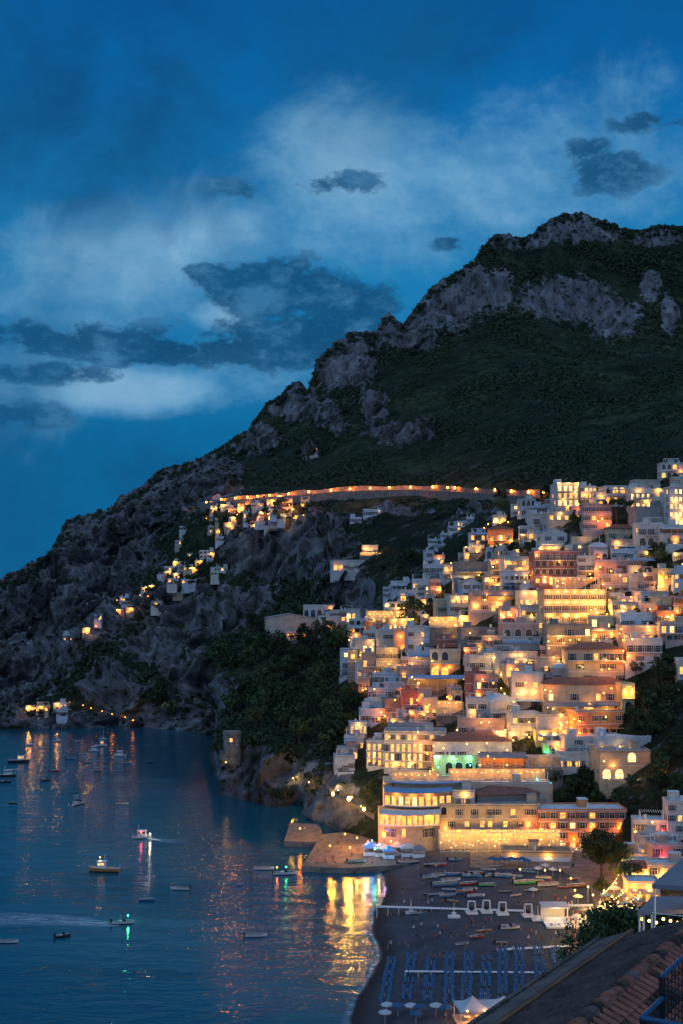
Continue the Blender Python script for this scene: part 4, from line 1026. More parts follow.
# upper hillside hamlet by the coast road and the spur
def hut(px, py, wpx, hpx, c='W', e=0, kd=''):
    H(px-wpx/2, px+wpx/2, py-hpx, py, c, n=max(1, int(wpx/3.2)), s=1 if hpx < 6 else 2, lit=.25 if not e else .6, grp='small houses on the far slope', L=[(R_.uniform(-.5, .5), .9, e, kd)] if e else [])
rr = random.Random(5)
for (px, py) in [(217,503),(226,510),(214,512),(233,513),(241,511),(250,505),(258,508),(266,502),(272,506),(281,501),(289,505),(297,499),(305,505),(262,517),(246,518),(235,523),(228,528),(219,524),(254,526),(262,522),(273,514),(268,527),(240,532),(211,533),(281,520),(286,512),(275,521)]:
    hut(px, py, rr.uniform(6, 12), rr.uniform(4, 6.5), rr.choice('WWBCN'), rr.choice((0, 500, 700, 0, 900)), rr.choice(('', '', 'o')))
for (px, py, w, h, c, e) in [(186,531,13,4,'B',0),(182,545,13,4,'N',0),(222,542,11,5,'B',0),(207,558,15,7,'W',0),(199,565,8,4,'C',700),(219,575,17,7,'W',0),(190,557,6,3,'W',0),(170,575,12,8,'W',600),(162,580,7,4,'C',900),(172,585,9,6,'W',0),(189,584,15,4,'B',0),(129,605,14,7,'W',0),(124,601,9,4,'W',0),(98,620,8,5,'B',0),(68,641,10,6,'B',0),(86,633,7,4,'C',800),(145,592,7,4,'W',700),(152,590,6,4,'C',600),(213,520,7,4,'W',0),(60,709,14,5,'W',300),(30,711,9,4,'C',500),(42,711,12,4,'C',300),(62,716,12,5,'B',0),(312,455,11,7,'W',0),(372,516,18,6,'B',0),(356,523,12,5,'B',0)]:
    hut(px, py, w, h, c, e)
for k in range(16):
    t_ = rr.random(); hut(lerp(118, 232, t_)+rr.uniform(-8, 8), lerp(612, 522, t_)+rr.uniform(-2, 26), rr.uniform(5, 11), rr.uniform(3.5, 6), rr.choice('WWBCN'), rr.choice((0, 0, 500, 700)), rr.choice(('', 'o', 'y')))
H(333,365,561,571,'W',s=1,n=6,lit=.3,grp='small houses on the far slope',L=[(-.8,.2,300,'o')])
H(362,378,546,555,'W',s=1,n=3,lit=.3,grp='small houses on the far slope',L=[(-.5,.6,300)])
veranda(360,382,552,556,None,300,3,'',label='lit terrace on top of the rock')
H(266,316,618,636,'N',s=1,n=1,rows=['.'],r='g',d=20,yaw=.1,full='large grey gabled hall among trees left of the town',cat='hall',name='hall')
H(268,300,633,641,'W',s=1,n=8,rows=['DDDDDDDD'],full='low white arcade in front of the grey gabled hall')
veranda(286,312,634,641,None,160,2,'o',label='orange-lit arcade terrace')
H(303,336,606,618,'W',s=1,n=5,lit=.1,L=[(.7,.8,160,'o')])
H(318,345,617,630,'W',s=1,n=4,lit=.2,L=[(-.2,.2,240,'o')])
H(346,368,610,622,'W',s=1,n=4,lit=.2)
for (px, py, w, h) in [(434,544,12,3),(446,538,10,3),(455,532,12,4),(462,527,10,4),(470,523,8,4),(441,549,9,3)]:
    H(px-w/2, px+w/2, py-h-1, py, 'B', n=3, s=1, lit=.1)
# small annexes that fill the gaps between the larger houses
nf = 0
for _ in range(900):
    if nf >= 48: break
    px, py = rr.uniform(352, 680), rr.uniform(505, 762)
    if px < 500-(py-505)*.75 and py < 640: continue
    if (px > 622 and py > 640) or (px < 376 and py > 690) or (552 < px < 640 and py > 755) or (px > 655 and py < 500) or (600 < px < 632 and 500 < py < 530): continue
    w_ = rr.uniform(8, 17); h_ = rr.uniform(6, 11)
    if any(a[0]-w_*.25 < px < a[1]+w_*.25 and a[2]+2 < py < a[3]-1 for a in RECTS): continue
    H(px-w_/2, px+w_/2, py-h_, py, rr.choice('WWWBCPN'), lit=.2, L=[(rr.uniform(-.8, .8), .8, rr.uniform(120, 320), rr.choice(('', 'y', 'o')))] if rr.random() < .55 else [])
    nf += 1
print('FILL', nf)
# round watchtower on the headland
g = ground(232, 752); wt = empty('watchtower', g); wt['label'] = 'round stone watchtower on the headland above the dark cove'; wt['category'] = 'tower'
b = MB(); b.tube((0,0,-6),(0,0,6.6),3.5,3.2,n=20); b.tube((0,0,6.6),(0,0,7.0),3.4,3.4,n=20); b.tube((0,0,7.0),(0,0,7.7),3.3,3.3,n=20); b.build('wall', ['stone'], wt)
for k in range(3): q = put('window', win('rect','d' if k != 1 else 'o',.9,1.2), wt, ((k-1)*1.9, -math.sqrt(3.42**2-((k-1)*1.9)**2)-.02, 3.0+1.2*(k % 2))); q.rotation_euler = (0, 0, (k-1)*.6)
RECTS.append((220,244,728,752,g.y-5))
# ------------------------------------------------------------------ coast road with its walls and lamps
def road():
    pts = []
    for px in range(198, 546, 6):
        i, t = interp_tab([(k[0],) for k in KN], px); a, b_ = KN[i][1][5], KN[i+1][1][5]
        row, Y = lerp(a[0], b_[0], t), lerp(a[1], b_[1], t)
        pts.append(P(px, row+1.5, Y-14))
    for _ in range(4):
        pts = [pts[0]]+[(pts[k-1]+pts[k]*2+pts[k+1])/4 for k in range(1, len(pts)-1)]+[pts[-1]]
    b = MB(); rw = MB(); pw = MB()
    for p, q in zip(pts[:-1], pts[1:]):
        d = (q-p); nrm = Vector((d.y, -d.x, 0)).normalized()
        if nrm.y > 0: nrm = -nrm
        f = nrm*7
        b.face([p, p+f, q+f, q][::-1] if False else [p+f, q+f, q, p])
        up = Vector((0, 0, 4.2+1.5*noise.noise(p*.05))); bk = Vector((0, 1.2, 0))
        rw.face([p, q, q+up+bk, p+up+bk]); rw.face([p+up+bk, q+up+bk, q+up+bk+Vector((0, 3, 0)), p+up+bk+Vector((0, 3, 0))])
        pf, qf = p+f, q+f; dn = Vector((0, 0, -9)); u1 = Vector((0, 0, .9)); w_ = Vector((0, .4, 0))
        pw.face([pf+dn, qf+dn, qf+u1, pf+u1]); pw.face([pf+u1, qf+u1, qf+u1+w_, pf+u1+w_]); pw.face([pf+u1+w_, qf+u1+w_, qf+w_, pf+w_])
    structure(b.build('coast_road', 'asphalt'))
    for mb, lab in ((rw, 'tall rock retaining wall above the coast road'), (pw, 'long parapet wall along the outer edge of the coast road')):
        o = mb.build('retaining_wall' if mb is rw else 'parapet_wall', 'stone'); tag(o, lab, 'wall')
    return pts
rp = road()
def near_road(px):
    return min(rp, key=lambda p: abs(project(p)[0]-px))
for k, px in enumerate((207, 222, 236, 248, 258, 270, 289, 309, 331, 350, 370, 389, 410, 432, 447, 454, 475, 494, 510, 527, 542)):
    p = near_road(px); y = p.y; x = (px-CX)/F*y
    lamp((x, y-4.6, p.z-1.2), 2300 if px not in (447,) else 900, 'o', 'post', r=.65, lab='orange lamp on the coast road')
for (px, py, e) in ((28,711,1500),(35,708,700),(44,705,500),(58,702,600),(70,702,600),(83,705,700),(91,708,900),(102,711,800),(112,714,900),(125,717,1300),(133,720,500),(87,633,900),(96,626,700),(117,600,800),(140,595,700),(148,596,600)):
    lamp_at(px, py, e*.14, 'o', 'post', off=3, lab='orange lamp on the far shore path')

# ------------------------------------------------------------------ more lamps about the town
L2 = [(338,790,1500,'w'),(352,797,700,'y'),(361,806,500,'y'),(328,796,700,'y'),(386,812,500,'o'),(383,806,400,'o'),(413,619,500,'y'),(423,606,500,'y'),(398,616,600,''),(404,608,350,''),(437,590,350,'o'),(451,563,250,''),
 (466,547,300,''),(477,552,240,''),(488,524,240,''),(500,523,240,''),(508,522,220,''),(484,528,200,''),(512,541,260,'y'),(496,546,320,'y'),(506,545,320,'y'),(497,587,450,''),(493,580,350,''),(509,566,260,''),(536,540,420,'y'),(573,519,420,'o'),
 (559,531,350,'y'),(578,516,260,''),(598,521,260,'o'),(607,524,260,'o'),(545,577,260,''),(563,583,260,''),(591,578,320,''),(596,590,300,''),(663,574,350,'y'),(655,575,260,'y'),(636,571,260,''),(622,606,260,'o'),(623,640,420,'o'),(623,651,420,'o'),
 (624,662,360,'o'),(621,629,380,''),(672,615,300,'y'),(678,618,300,'y'),(650,609,200,''),(570,640,120,''),(556,657,160,''),(611,571,200,'o'),(600,567,200,'o'),(412,677,220,'o'),(419,683,260,'o'),(381,712,350,'o'),(385,716,260,'o'),
 (350,688,200,'o'),(363,690,260,'o'),(345,727,200,'y'),(447,697,220,'o'),(418,683,180,'o'),(505,730,200,''),(513,740,200,''),(545,752,140,'g'),(571,728,260,'o'),(574,719,260,'o'),(567,722,220,'y'),(478,738,220,''),(487,738,220,'o'),(468,738,160,''),
 (655,765,260,'o'),(662,770,160,'o'),(636,778,100,''),(412,664,200,'o'),(395,700,160,'o'),(349,640,220,'y'),(336,645,240,'y'),(470,633,160,''),(455,625,260,'y'),(540,612,350,'y'),(530,604,220,''),(610,588,260,'y'),(607,614,420,'y'),(597,613,420,'y'),
 (619,620,300,'o'),(430,771,260,'y'),(447,778,200,'m'),(455,762,160,'m'),(438,767,200,'m'),(470,765,160,'m'),(652,822,220,''),(662,831,200,'r'),(648,853,260,'r'),(657,861,260,'r')]
for (px, py, e, k) in L2: lamp_at(px, py, e*1.0, k)
rl = random.Random(11)
for _ in range(135):  # filler lamps at random spots, added for a warm wash over the walls
    while True:
        px = rl.uniform(350, 683); py = rl.uniform(560, 765)
        if px < 470-(py-560)*.35 and py < 640 : continue
        if px > 625 and py > 640: continue
        if px < 380 and 690 < py: continue
        break
    lamp_at(px, py, rl.uniform(110, 300)*(1.5 if py < 665 else .9), rl.choice(('', 'y', 'o', 'y')))
for k in range(34):
    t = rl.random(); lamp_at(lerp(205, 305, t)+rl.uniform(-6, 6), rl.uniform(501, 520+12*(1-abs(t-.4)*2)), rl.uniform(250, 700), rl.choice('ooy'), 'post', off=2.5)
# alley and promenade
for (px, py, e, k) in [(600,905,700,'y'),(606,915,600,''),(612,899,600,'o'),(618,905,700,''),(622,893,600,'o'),(627,901,500,''),(633,893,600,'o'),(638,901,500,''),(616,885,500,''),(628,880,500,''),(598,925,700,'y'),(596,940,600,'y'),(604,893,500,'y'),
   (622,870,500,''),(633,862,500,''),(641,868,400,''),(617,858,500,''),(612,850,400,'o'),(645,885,500,'o'),(652,893,400,'o'),(588,889,500,'y'),(571,880,400,''),(640,848,300,''),(604,931,500,'y'),(590,912,400,'')]:
    h = onz(px, py+12, 4.2); lamp((h.x, h.y, 4.0), e, k, 'post', lab='%s street lamp in the alley behind the beach' % LC[k][2])
for (px, py, e, k) in [(372,842,350,'b'),(366,846,180,'b'),(379,846,160,'w'),(375,851,180,'g'),(386,850,400,'b'),(391,843,500,'o'),(384,838,500,'o')]:
    h = onz(px, py+10, 2.2); lamp((h.x, h.y, 2.0), e, k, 'post', lab='%s lamp at the ferry kiosks on the pier' % LC[k][2])

for q_ in LAMPQ: house_lamp(*q_)

# ------------------------------------------------------------------ trees and scrub
rt_ = random.Random(21)
def scatter(x0, x1, y0, y1, n, r0, r1, kinds):
    for _ in range(n):
        px, py = rt_.uniform(x0, x1), rt_.uniform(y0, y1)
        if any(a[0]-4 < px < a[1]+4 and a[2]+2 < py < a[3]+9 for a in RECTS): continue
        if px < 460 and rock_at(px, py) > .25: continue
        g = hit(px, py)
        if g is None or g.z < 2.5: continue
        tree(g, rt_.uniform(r0, r1)*g.y/420, rt_.choice(kinds))
B_, O_, C_, U_, S_ = 'broad', 'olive', 'cypress', 'bush', 'stone_pine'
tree_px(616, 528, 3.6, S_, 'tall umbrella-crowned stone pine among the top houses', i=0)
tree_px(626, 522, 2.6, S_, 'smaller stone pine just right of the tall one among the top houses', i=1)
tree_px(629, 529, 2.2, C_, 'dark cypress right beside the two stone pines')
tree_px(521, 560, 2.6, C_, 'tall cypress in the floodlit garden beside the orange villa')
tree_px(417, 616, 3.0, B_, 'yellow-lit tree above the bright restaurant terrace')
tree_px(426, 616, 2.6, O_, 'yellow-lit olive tree above the bright restaurant terrace')
tree_px(405, 612, 2.4, O_, 'lit olive tree at the left end of the bright restaurant terrace')
for px, py in ((489,558),(497,557),(505,558),(512,556),(528,556),(533,554)): tree_px(px, py, 2.3, B_)
scatter(538, 605, 528, 551, 16, 1.6, 2.6, [B_, B_, U_]); scatter(645, 690, 553, 576, 14, 2, 3, [B_, O_]); scatter(624, 690, 664, 735, 44, 2, 3.4, [B_, B_, O_, U_])
scatter(636, 690, 735, 815, 34, 2, 3.4, [B_, B_, U_]); scatter(552, 640, 772, 812, 36, 1.8, 2.8, [B_, U_, B_]); scatter(524, 562, 744, 770, 14, 1.6, 2.4, [B_, U_])
scatter(255, 350, 640, 755, 90, 1.8, 4.0, [B_, B_, B_, O_, U_]); scatter(218, 345, 738, 762, 14, 2.0, 3.2, [B_, O_, U_]); scatter(140, 260, 610, 725, 50, 3, 4.6, [B_, B_, U_])
scatter(200, 335, 512, 620, 22, 2.6, 4.2, [B_, U_, O_]); scatter(325, 365, 680, 765, 30, 1.8, 3.2, [B_, B_, U_]); scatter(330, 380, 765, 825, 14, 1.2, 2, [U_, O_])
scatter(385, 460, 505, 560, 30, 2.2, 3.6, [B_, U_]); scatter(380, 470, 560, 600, 22, 1.8, 3.0, [B_, U_, O_]); scatter(385, 450, 712, 724, 10, 1.4, 2.0, [B_, U_]); scatter(60, 200, 540, 640, 34, 3, 5, [B_, U_])
scatter(460, 560, 503, 530, 18, 2.0, 3.2, [B_, O_, U_]); scatter(400, 660, 560, 760, 60, 1.2, 2.2, [B_, U_, O_, C_])
scatter(90, 215, 640, 722, 30, 2.6, 4, [B_, U_])
# big trees on the promenade
tree((65.0, 300, 3.0), 4.6, 'fine', 'large dark leafy tree in front of the orange beachfront hotel', i=0)
tree((69.5, 303, 3.0), 3.6, 'fine', 'second dark crown touching the large promenade tree', i=1)
tree((66.0, 278, 3.0), 3.1, 'finepine', 'low spreading dark pine just below the large promenade tree', i=0)
tree((60.5, 279, 3.0), 2.0, B_, 'small round tree at the left of the low spreading pine')
for k, (x, y, r, s) in enumerate(((43.5,205,4.4,B_),(48.5,208,4.8,B_),(53,212,4.6,B_),(57,216,4.2,O_),(50,198,3.6,U_),(46,196,3.6,U_),(62,222,4,B_),(66,232,3.2,B_),(58,228,3.0,O_))):
    tree((x, y, drop(x, y) or 4.0), r*1.3, 'fine')

def scrub():
    r = random.Random(3); protos = []
    for k in range(5):
        m = []
        for j in range(18):
            d = Vector((r.gauss(0, 1), r.gauss(0, 1), abs(r.gauss(0, .8)))).normalized()*r.uniform(.5, 1.05); nn = (d+Vector((r.uniform(-1, 1), r.uniform(-1, 1), r.uniform(0, 1)))*.6).normalized()
            u = nn.orthogonal().normalized(); v = nn.cross(u); s = r.uniform(.25, .5)
            m += [d-u*s, d-v*s*.8, d+u*s, d+v*s*.8]
        protos.append(np.array([tuple(p) for p in m]))
    out = []; cnt = 0
    tries = 0
    while cnt < 9000 and tries < 60000:
        tries += 1
        px = r.uniform(-20, 700); py = r.uniform(225, 800)
        if py > 500 and px > 470: continue
        h = hit(px, py)
        if h is None or h.z < 3: continue
        rk = rock_at(px, py)
        if rk > .35 and r.random() < rk*.93: continue
        if 345 < px and py > 565: continue
        if 486 < py < 500 and 200 < px < 545: continue
        nz_ = noise.noise(Vector((h.x, h.y, h.z))*.02)
        if nz_ < -.15 and r.random() < .7: continue
        s = r.uniform(.9, 1.9)*r.uniform(1, 1.9)*(1+.7*nz_)*(h.y/1000)**.5
        out.append(r.choice(protos)*s+np.array(h)); cnt += 1
    # along the ridge
    for k in range(700):
        px = r.uniform(-20, 700); j, t2 = interp_tab(RIDGE, px); row = lerp(RIDGE[j][1], RIDGE[j+1][1], t2)+r.uniform(0, 9)
        h = hit(px, row)
        if h is None: continue
        out.append(r.choice(protos)*r.uniform(1.5, 3.6)*(h.y/1100)+np.array(h))
    V = np.concatenate(out); n = len(V)//4
    me = bpy.data.meshes.new('hillside_scrub'); me.vertices.add(len(V)); me.vertices.foreach_set('co', V.ravel())
    me.loops.add(4*n); me.loops.foreach_set('vertex_index', np.arange(4*n)); me.polygons.add(n); me.polygons.foreach_set('loop_start', np.arange(0, 4*n, 4)); 
    me.update(calc_edges=True); me.validate(); me.materials.append(M['scrub'])
    o = put('hillside_scrub', me); o['kind'] = 'stuff'; o['label'] = 'dark scrub and low trees covering the mountain slopes'; o['category'] = 'scrub'
scrub()

# ------------------------------------------------------------------ boats
def hull(L, B, Hh, mats, open_=True, name='hull', parent=None, stern=.78):
    b = MB(); n = 9; secs = []
    for k in range(n+1):
        t = k/n; x = -L/2+L*t
        w = B/2*(stern+(1-stern)*min(1, t*3) if t < .35 else math.sqrt(max(0, 1-((t-.35)/.65)**2.4))); w = max(w, .02)
        sh = Hh*(1+.35*t*t); kl = -.25*Hh*(1-t**6)
        secs.append([(x, -w, sh), (x, -w*.82, Hh*.25), (x, 0, kl), (x, w*.82, Hh*.25), (x, w, sh)])
    for a, c in zip(secs[:-1], secs[1:]):
        for k in range(4): b.face([a[k], c[k], c[k+1], a[k+1]][::-1], 0)
    b.face(secs[0], 0)
    if open_:
        for a, c in zip(secs[:-1], secs[1:]):
            for s in (0, 4):
                g = 1 if s == 0 else -1
                def inn(p): return (p[0], p[1]*.82, p[2]-.02)
                b.face([a[s], c[s], inn(c[s]), inn(a[s])], 1)
            b.face([(a[0][0], a[0][1]*.82, Hh*.5), (c[0][0], c[0][1]*.82, Hh*.5), (c[4][0], c[4][1]*.82, Hh*.5), (a[4][0], a[4][1]*.82, Hh*.5)], 2)
            for s in (0, 4):
                b.face([(a[s][0], a[s][1]*.82, a[s][2]-.02), (c[s][0], c[s][1]*.82, c[s][2]-.02), (c[s][0], c[s][1]*.82, Hh*.5), (a[s][0], a[s][1]*.82, Hh*.5)], 2)
    else:
        for a, c in zip(secs[:-1], secs[1:]): b.face([a[0], c[0], c[4], a[4]], 2)
    return b.build(name, mats, parent)
def boat(kind, loc, L, rz, label, hm='boatw', tilt=0, cat='boat', nm=None, group=None):
    names = {'row': 'rowing_boat', 'motor': 'motorboat', 'fish': 'fishing_boat', 'sail': 'sailing_boat', 'open': 'open_boat', 'kayak': 'kayak', 'rib': 'inflatable_boat', 'speed': 'speedboat', 'cabin': 'cabin_boat'}
    r = empty(nm or names[kind], loc, rz); r.rotation_euler = (tilt, 0, rz); B = L*.34; Hh = max(.35, L*.11)
    if kind == 'kayak': B = L*.2; Hh = .3
    hull(L, B, Hh, [hm, 'trim' if hm != 'boatw' else 'boatb', 'deck'], kind in ('row', 'open', 'motor', 'rib', 'speed', 'kayak'), parent=r)
    if kind in ('row', 'open'):
        for t in (-.22, .1): b = MB(); b.box(L*t-.14, L*t+.14, -B*.38, B*.38, Hh*.75, Hh*.82); b.build('bench', ['wood'], r)
    if kind in ('motor', 'open', 'rib', 'speed'):
        b = MB(); b.box(-L/2-.35, -L/2+.05, -.2, .2, Hh*.3, Hh+.55); b.tube((-L/2-.2, 0, Hh*.3), (-L/2-.25, 0, -.3), .08); b.build('outboard_engine', ['rubber'], r)
    if kind in ('motor', 'speed'):
        b = MB(); b.face([(L*.12, -B*.34, Hh), (L*.12, B*.34, Hh), (L*.05, B*.3, Hh+.6), (L*.05, -B*.3, Hh+.6)]); b.face([(L*.12, -B*.34, Hh), (L*.05, -B*.3, Hh+.6), (-L*.05, -B*.36, Hh+.1)]); b.face([(L*.12, B*.34, Hh), (L*.05, B*.3, Hh+.6), (-L*.05, B*.36, Hh+.1)]); b.build('windscreen', ['glass'], r)
        b = MB(); b.box(-L*.2, -L*.05, -B*.25, B*.25, Hh*.5, Hh+.15); b.build('seat', ['awnw'], r)
    if kind in ('fish', 'cabin'):
        b = MB(); cw = B*.32; x0, x1 = (-L*.05, L*.2) if kind == 'fish' else (-L*.22, L*.22); b.box(x0, x1, -cw, cw, Hh, Hh+1.75, 0); b.box(x0-.25, x1+.2, -cw-.15, cw+.15, Hh+1.75, Hh+1.87, 0); cb_ = b.build('cabin', ['boatw'], r)
        b = MB()
        for s in (-1, 1):
            for q in range(2): xx = lerp(x0, x1, .1+.45*q); b.box(xx, xx+(x1-x0)*.34, s*cw-.015, s*cw+.015, Hh+.9, Hh+1.5)
        b.box(x1-.015, x1+.015, -cw*.8, cw*.8, Hh+.9, Hh+1.5); b.build('cabin_window', ['lit' if kind == 'fish' else 'glass'], cb_)
        b = MB(); b.tube((x0+.3, 0, Hh+1.85), (x0+.3, 0, Hh+3.6), .05); b.build('mast', ['trim'], r)
        b = MB()
        for t in (-.48, -.3, .25, .38, .47):
            w = B/2*(.9 if t < .3 else .55 if t < .42 else .25)
            for s in (-1, 1): b.tube((L*t, s*w*.9, Hh), (L*t, s*w*.9, Hh+.85), .03, n=4)
        b.build('deck_rail', ['trim'], r)
    if kind == 'sail':
        b = MB(); b.tube((L*.08, 0, Hh), (L*.08, 0, Hh+L*1.25), .07, .04); b.tube((L*.08, 0, Hh+1.1), (-L*.38, 0, Hh+1.1), .05); b.build('mast', ['trim'], r)
        b = MB(); b.tube((L*.05, 0, Hh+1.22), (-L*.36, 0, Hh+1.2), .16, .12); b.build('furled_sail', ['awnb'], r)
        b = MB(); b.box(-L*.1, L*.22, -B*.22, B*.22, Hh, Hh+.45); b.build('cabin', ['boatw'], r)
    if kind == 'rib':
        b = MB()
        for s in (-1, 1): b.tube((-L/2, s*B*.45, Hh), (L*.2, s*B*.45, Hh), .28, n=8); b.tube((L*.2, s*B*.45, Hh), (L*.5, s*.05, Hh+.2), .28, .2, n=8)
        b.build('float_tube', ['rubber'], r)
    r['label'] = label; r['category'] = cat
    if group: r['group'] = group
    return r
def sea_boat(px, py, lpx, kind, rz, label, hm='boatw'):
    p = onz(px, py, .15); L = lpx/F*p.y/max(.35, abs(math.cos(rz))); L = min(L, 13)
    return boat(kind, (p.x, p.y, .05), L, rz, label, hm)
SB = [(104,871,31,'fish',3.05,'largest fishing boat, varnished with a lit cabin, on the open water','boato'),
 (142,838,19,'cabin',.1,'small cabin boat with a white stern light and short wake','boatw'),
 (123,923,22,'speed',.08,'speedboat with a green bow light at the head of the long wake','boatw'),
 (180,889,19,'open',3.1,'pale open boat right of the fishing boat','boatw'),(147,900,16,'row',.05,'low rowing boat below the fishing boat','boatb'),
 (8,942,21,'row',0.0,'long white boat at the left edge below the wake','boatw'),(63,936,14,'motor',.5,'dark motorboat under the left part of the wake','boatd'),
 (256,936,22,'open',.1,'white open boat alone in the water left of the golden reflection','boatw'),
 (264,869,20,'row',.02,'left of the two long boats off the pier','boatw'),(285,874,23,'motor',.08,'right of the two long boats off the pier, with a green light','boatw'),
 (122,804,13,'open',.0,'white open boat in the middle of the bay, right of the boat seen end-on','boatw'),(78,804,9,'motor',1.2,'white boat seen end-on in the middle of the bay','boatw'),(76,796,5,'row',.3,'tiny boat just above the boat seen end-on','boatw'),
 (13,803,9,'row',.1,'small dark boat near the left edge of the bay','boatd'),(19,762,21,'fish',.05,'long dark boat anchored near the left edge','boatd'),(8,776,16,'cabin',.1,'dark cabin boat at the left edge, lower of three','boatd'),(5,782,12,'motor',.1,'low motorboat at the far left edge','boatd'),
 (13,770,11,'row',.0,'small pale boat between the two dark ones at left','boatw'),(30,745,8,'sail',.4,'sailing boat nearest the left cliffs','boatw'),(57,741,9,'sail',.2,'second sailing boat from the left under the cliffs','boatw'),(78,741,8,'motor',.1,'third small boat from the left under the cliffs','boatw'),
 (55,771,11,'open',.0,'pale reddish open boat in the upper left bay','boatr'),(46,780,9,'motor',.6,'dark stubby motorboat in the upper left bay','boatd'),(36,790,5,'row',.9,'tiny pale dinghy in the left of the bay','boatw'),
 (71,759,10,'open',.1,'open boat at the near left of the moored cluster','boatb'),(83,754,9,'motor',.2,'motorboat in the middle left of the moored cluster','boatw'),(94,751,10,'cabin',.1,'white cabin boat in the centre of the moored cluster','boatw'),(101,746,12,'fish',.25,'largest white boat of the moored cluster','boatw'),
 (103,739,7,'sail',.3,'sailing boat farthest in the moored cluster','boatw'),(120,756,12,'cabin',3.0,'white cabin boat right of the moored cluster','boatw'),(128,763,8,'row',.1,'small grey boat right of and below the moored cluster','boatb'),(88,763,10,'open',.0,'blue open boat below the moored cluster','boatb'),(98,771,8,'row',.2,'small dark boat below the moored cluster','boatd'),
 (150,762,6,'row',.1,'tiny boat right of the moored boats near the dark cove','boatd'),(240,885,7,'row',.1,'tiny dinghy near the pier boats','boatb')]
boats = {}
for s_ in SB: boats[s_[5]] = sea_boat(*s_)
def boat_light(px, py, z, e, kind, lab):
    p = onz(px, py, 0); t = empty('boat_lamp', (p.x, p.y, z)); c, bm, cn = LC[kind]
    put('globe', MB().ball((0, 0, 0), .16).mesh('globe', bm), t); b = MB(); b.tube((0, 0, -z+.7), (0, 0, -.12), .03, n=4); b.build('stem', ['rail'], t); plight('light', t, (0, 0, .35), e, c, .2)
    t['label'] = lab; t['category'] = 'lamp'
boat_light(128, 922, 1.5, 150, 'g', 'green navigation lamp on the speedboat bow'); boat_light(150, 839, 1.6, 160, 'w', 'white stern lamp of the small cabin boat'); boat_light(141, 839, 1.9, 50, 'r', 'red lamp on the small cabin boat')
boat_light(286, 873, 1.6, 60, 'g', 'green lamp on the right pier boat'); boat_light(277, 873, 1.5, 40, 'o', 'orange lamp on the stern of the right pier boat'); boat_light(100, 868, 2.9, 160, '', 'warm lamp on the fishing boat roof')
boat_light(30, 744, 3, 140, 'o', 'orange lamp on the sailing boat nearest the cliffs'); boat_light(57, 740, 3, 110, 'o', 'orange lamp on the second sailing boat')
def wake(pts, label):
    vs = []; fo = []
    for (px, py, hw, a) in pts:
        p = onz(px, py, .03); n = 6
        for k in range(n+1): t = k/n*2-1; vs.append((p.x, p.y+hw*t*3.2, .03)); fo.append(a*(1-t*t)*(1 if abs(t) < .9 else 0))
    n = 7; fs = [(r*n+c, (r+1)*n+c, (r+1)*n+c+1, r*n+c+1) for r in range(len(pts)-1) for c in range(n-1)]
    me = bpy.data.meshes.new('wake'); me.from_pydata(vs, [], fs); me.materials.append(M['wake']); a = me.attributes.new('foam', 'FLOAT', 'POINT'); a.data.foreach_set('value', fo)
    o = put('wake', me); o['kind'] = 'stuff'; o['label'] = label; o['category'] = 'wake'
wake([(-40,916,2.6,.4),(0,919,2.2,.6),(30,919,1.9,.75),(60,920,1.6,.9),(85,922,1.2,1),(105,924,.8,1.1),(119,925,.3,1.2)], 'long pale wake trailing left behind the speedboat')
wake([(148,838.5,.4,1.1),(156,839.5,.7,.9),(168,841,1.1,.5),(185,843,1.4,.1)], 'short bright wake behind the small cabin boat')

# ------------------------------------------------------------------ piers
def slab(poly, z, name, label, mats=('concrete',), th=3.5):
    pts = [onz(x, y, z) for x, y in poly]; c = sum((p for p in pts), Vector())/len(pts); r = empty(name, (c.x, c.y, 0))
    b = MB(); b.prism([(p.x-c.x, p.y-c.y) for p in pts][::-1], z-th, z, 0, 1); b.build('platform', ['stone', 'paving'], r)
    b = MB()
    for k in range(len(pts)):
        p, q = pts[k], pts[(k+1) % len(pts)]; d = (q-p); L = d.length
        if L < 3: continue
    r['label'] = label; r['category'] = 'pier'; return r, pts
slab([(284,841),(318,842),(322,831),(318,824),(290,823)], 1.6, 'pier', 'small square stone pier at the foot of the cliff')
for (px, py, e) in ((293,778,600),(309,782,600)): lamp_at(px, py, e, 'y', 'post', off=7, lab='yellow floodlight at the foot of the sea cliff')
lamp_at(226, 762, 60, 'y', 'post', off=2, lab='small yellow lamp in the bushes at the watchtower foot')
lamp(P(364,822,350), 1700, 'y', 'post', r=.5, lab='pale lamp on a tall post at the back of the large pier')  # extra lamp, added to broaden the gold reflection on the water
lamp(P(333,806,372), 2600, 'y', 'post', r=.5, lab='pale lamp on a tall post on the rocks left of the brilliant one')  # also added, spreads the same reflection to the left
lamp((P(349,812,354)), 4200, 'y', 'post', r=.6, lab='brilliant pale lamp on a tall post at the cliff foot')
for (px, py, e, k) in ((345,838,700,'o'),(357,842,900,''),(368,846,600,'o'),(330,850,450,'o'),(350,852,600,''),(300,832,350,'o')):
    h = onz(px, py+8, 1.5); lamp((h.x, h.y, 1.5), e, k, 'post', lab='%s lamp on the large pier' % LC[k][2])
slab([(302,866),(345,868),(398,865),(440,861),(440,850),(398,846),(345,832),(322,834)], 1.5, 'pier', 'large paved pier lit orange beside the ferry kiosks')
b = MB()
for k in range(9): p = onz(lerp(306, 372, k/8), 864.5, 1.5); b.tube((p.x, p.y+.5, 1.5), (p.x, p.y+.5, 2.1), .16, .2, n=8)
for _ in [0]:
    root = empty('mooring_bollards', (0, 0, 0))
bpy.data.objects.remove(root)
bol = b
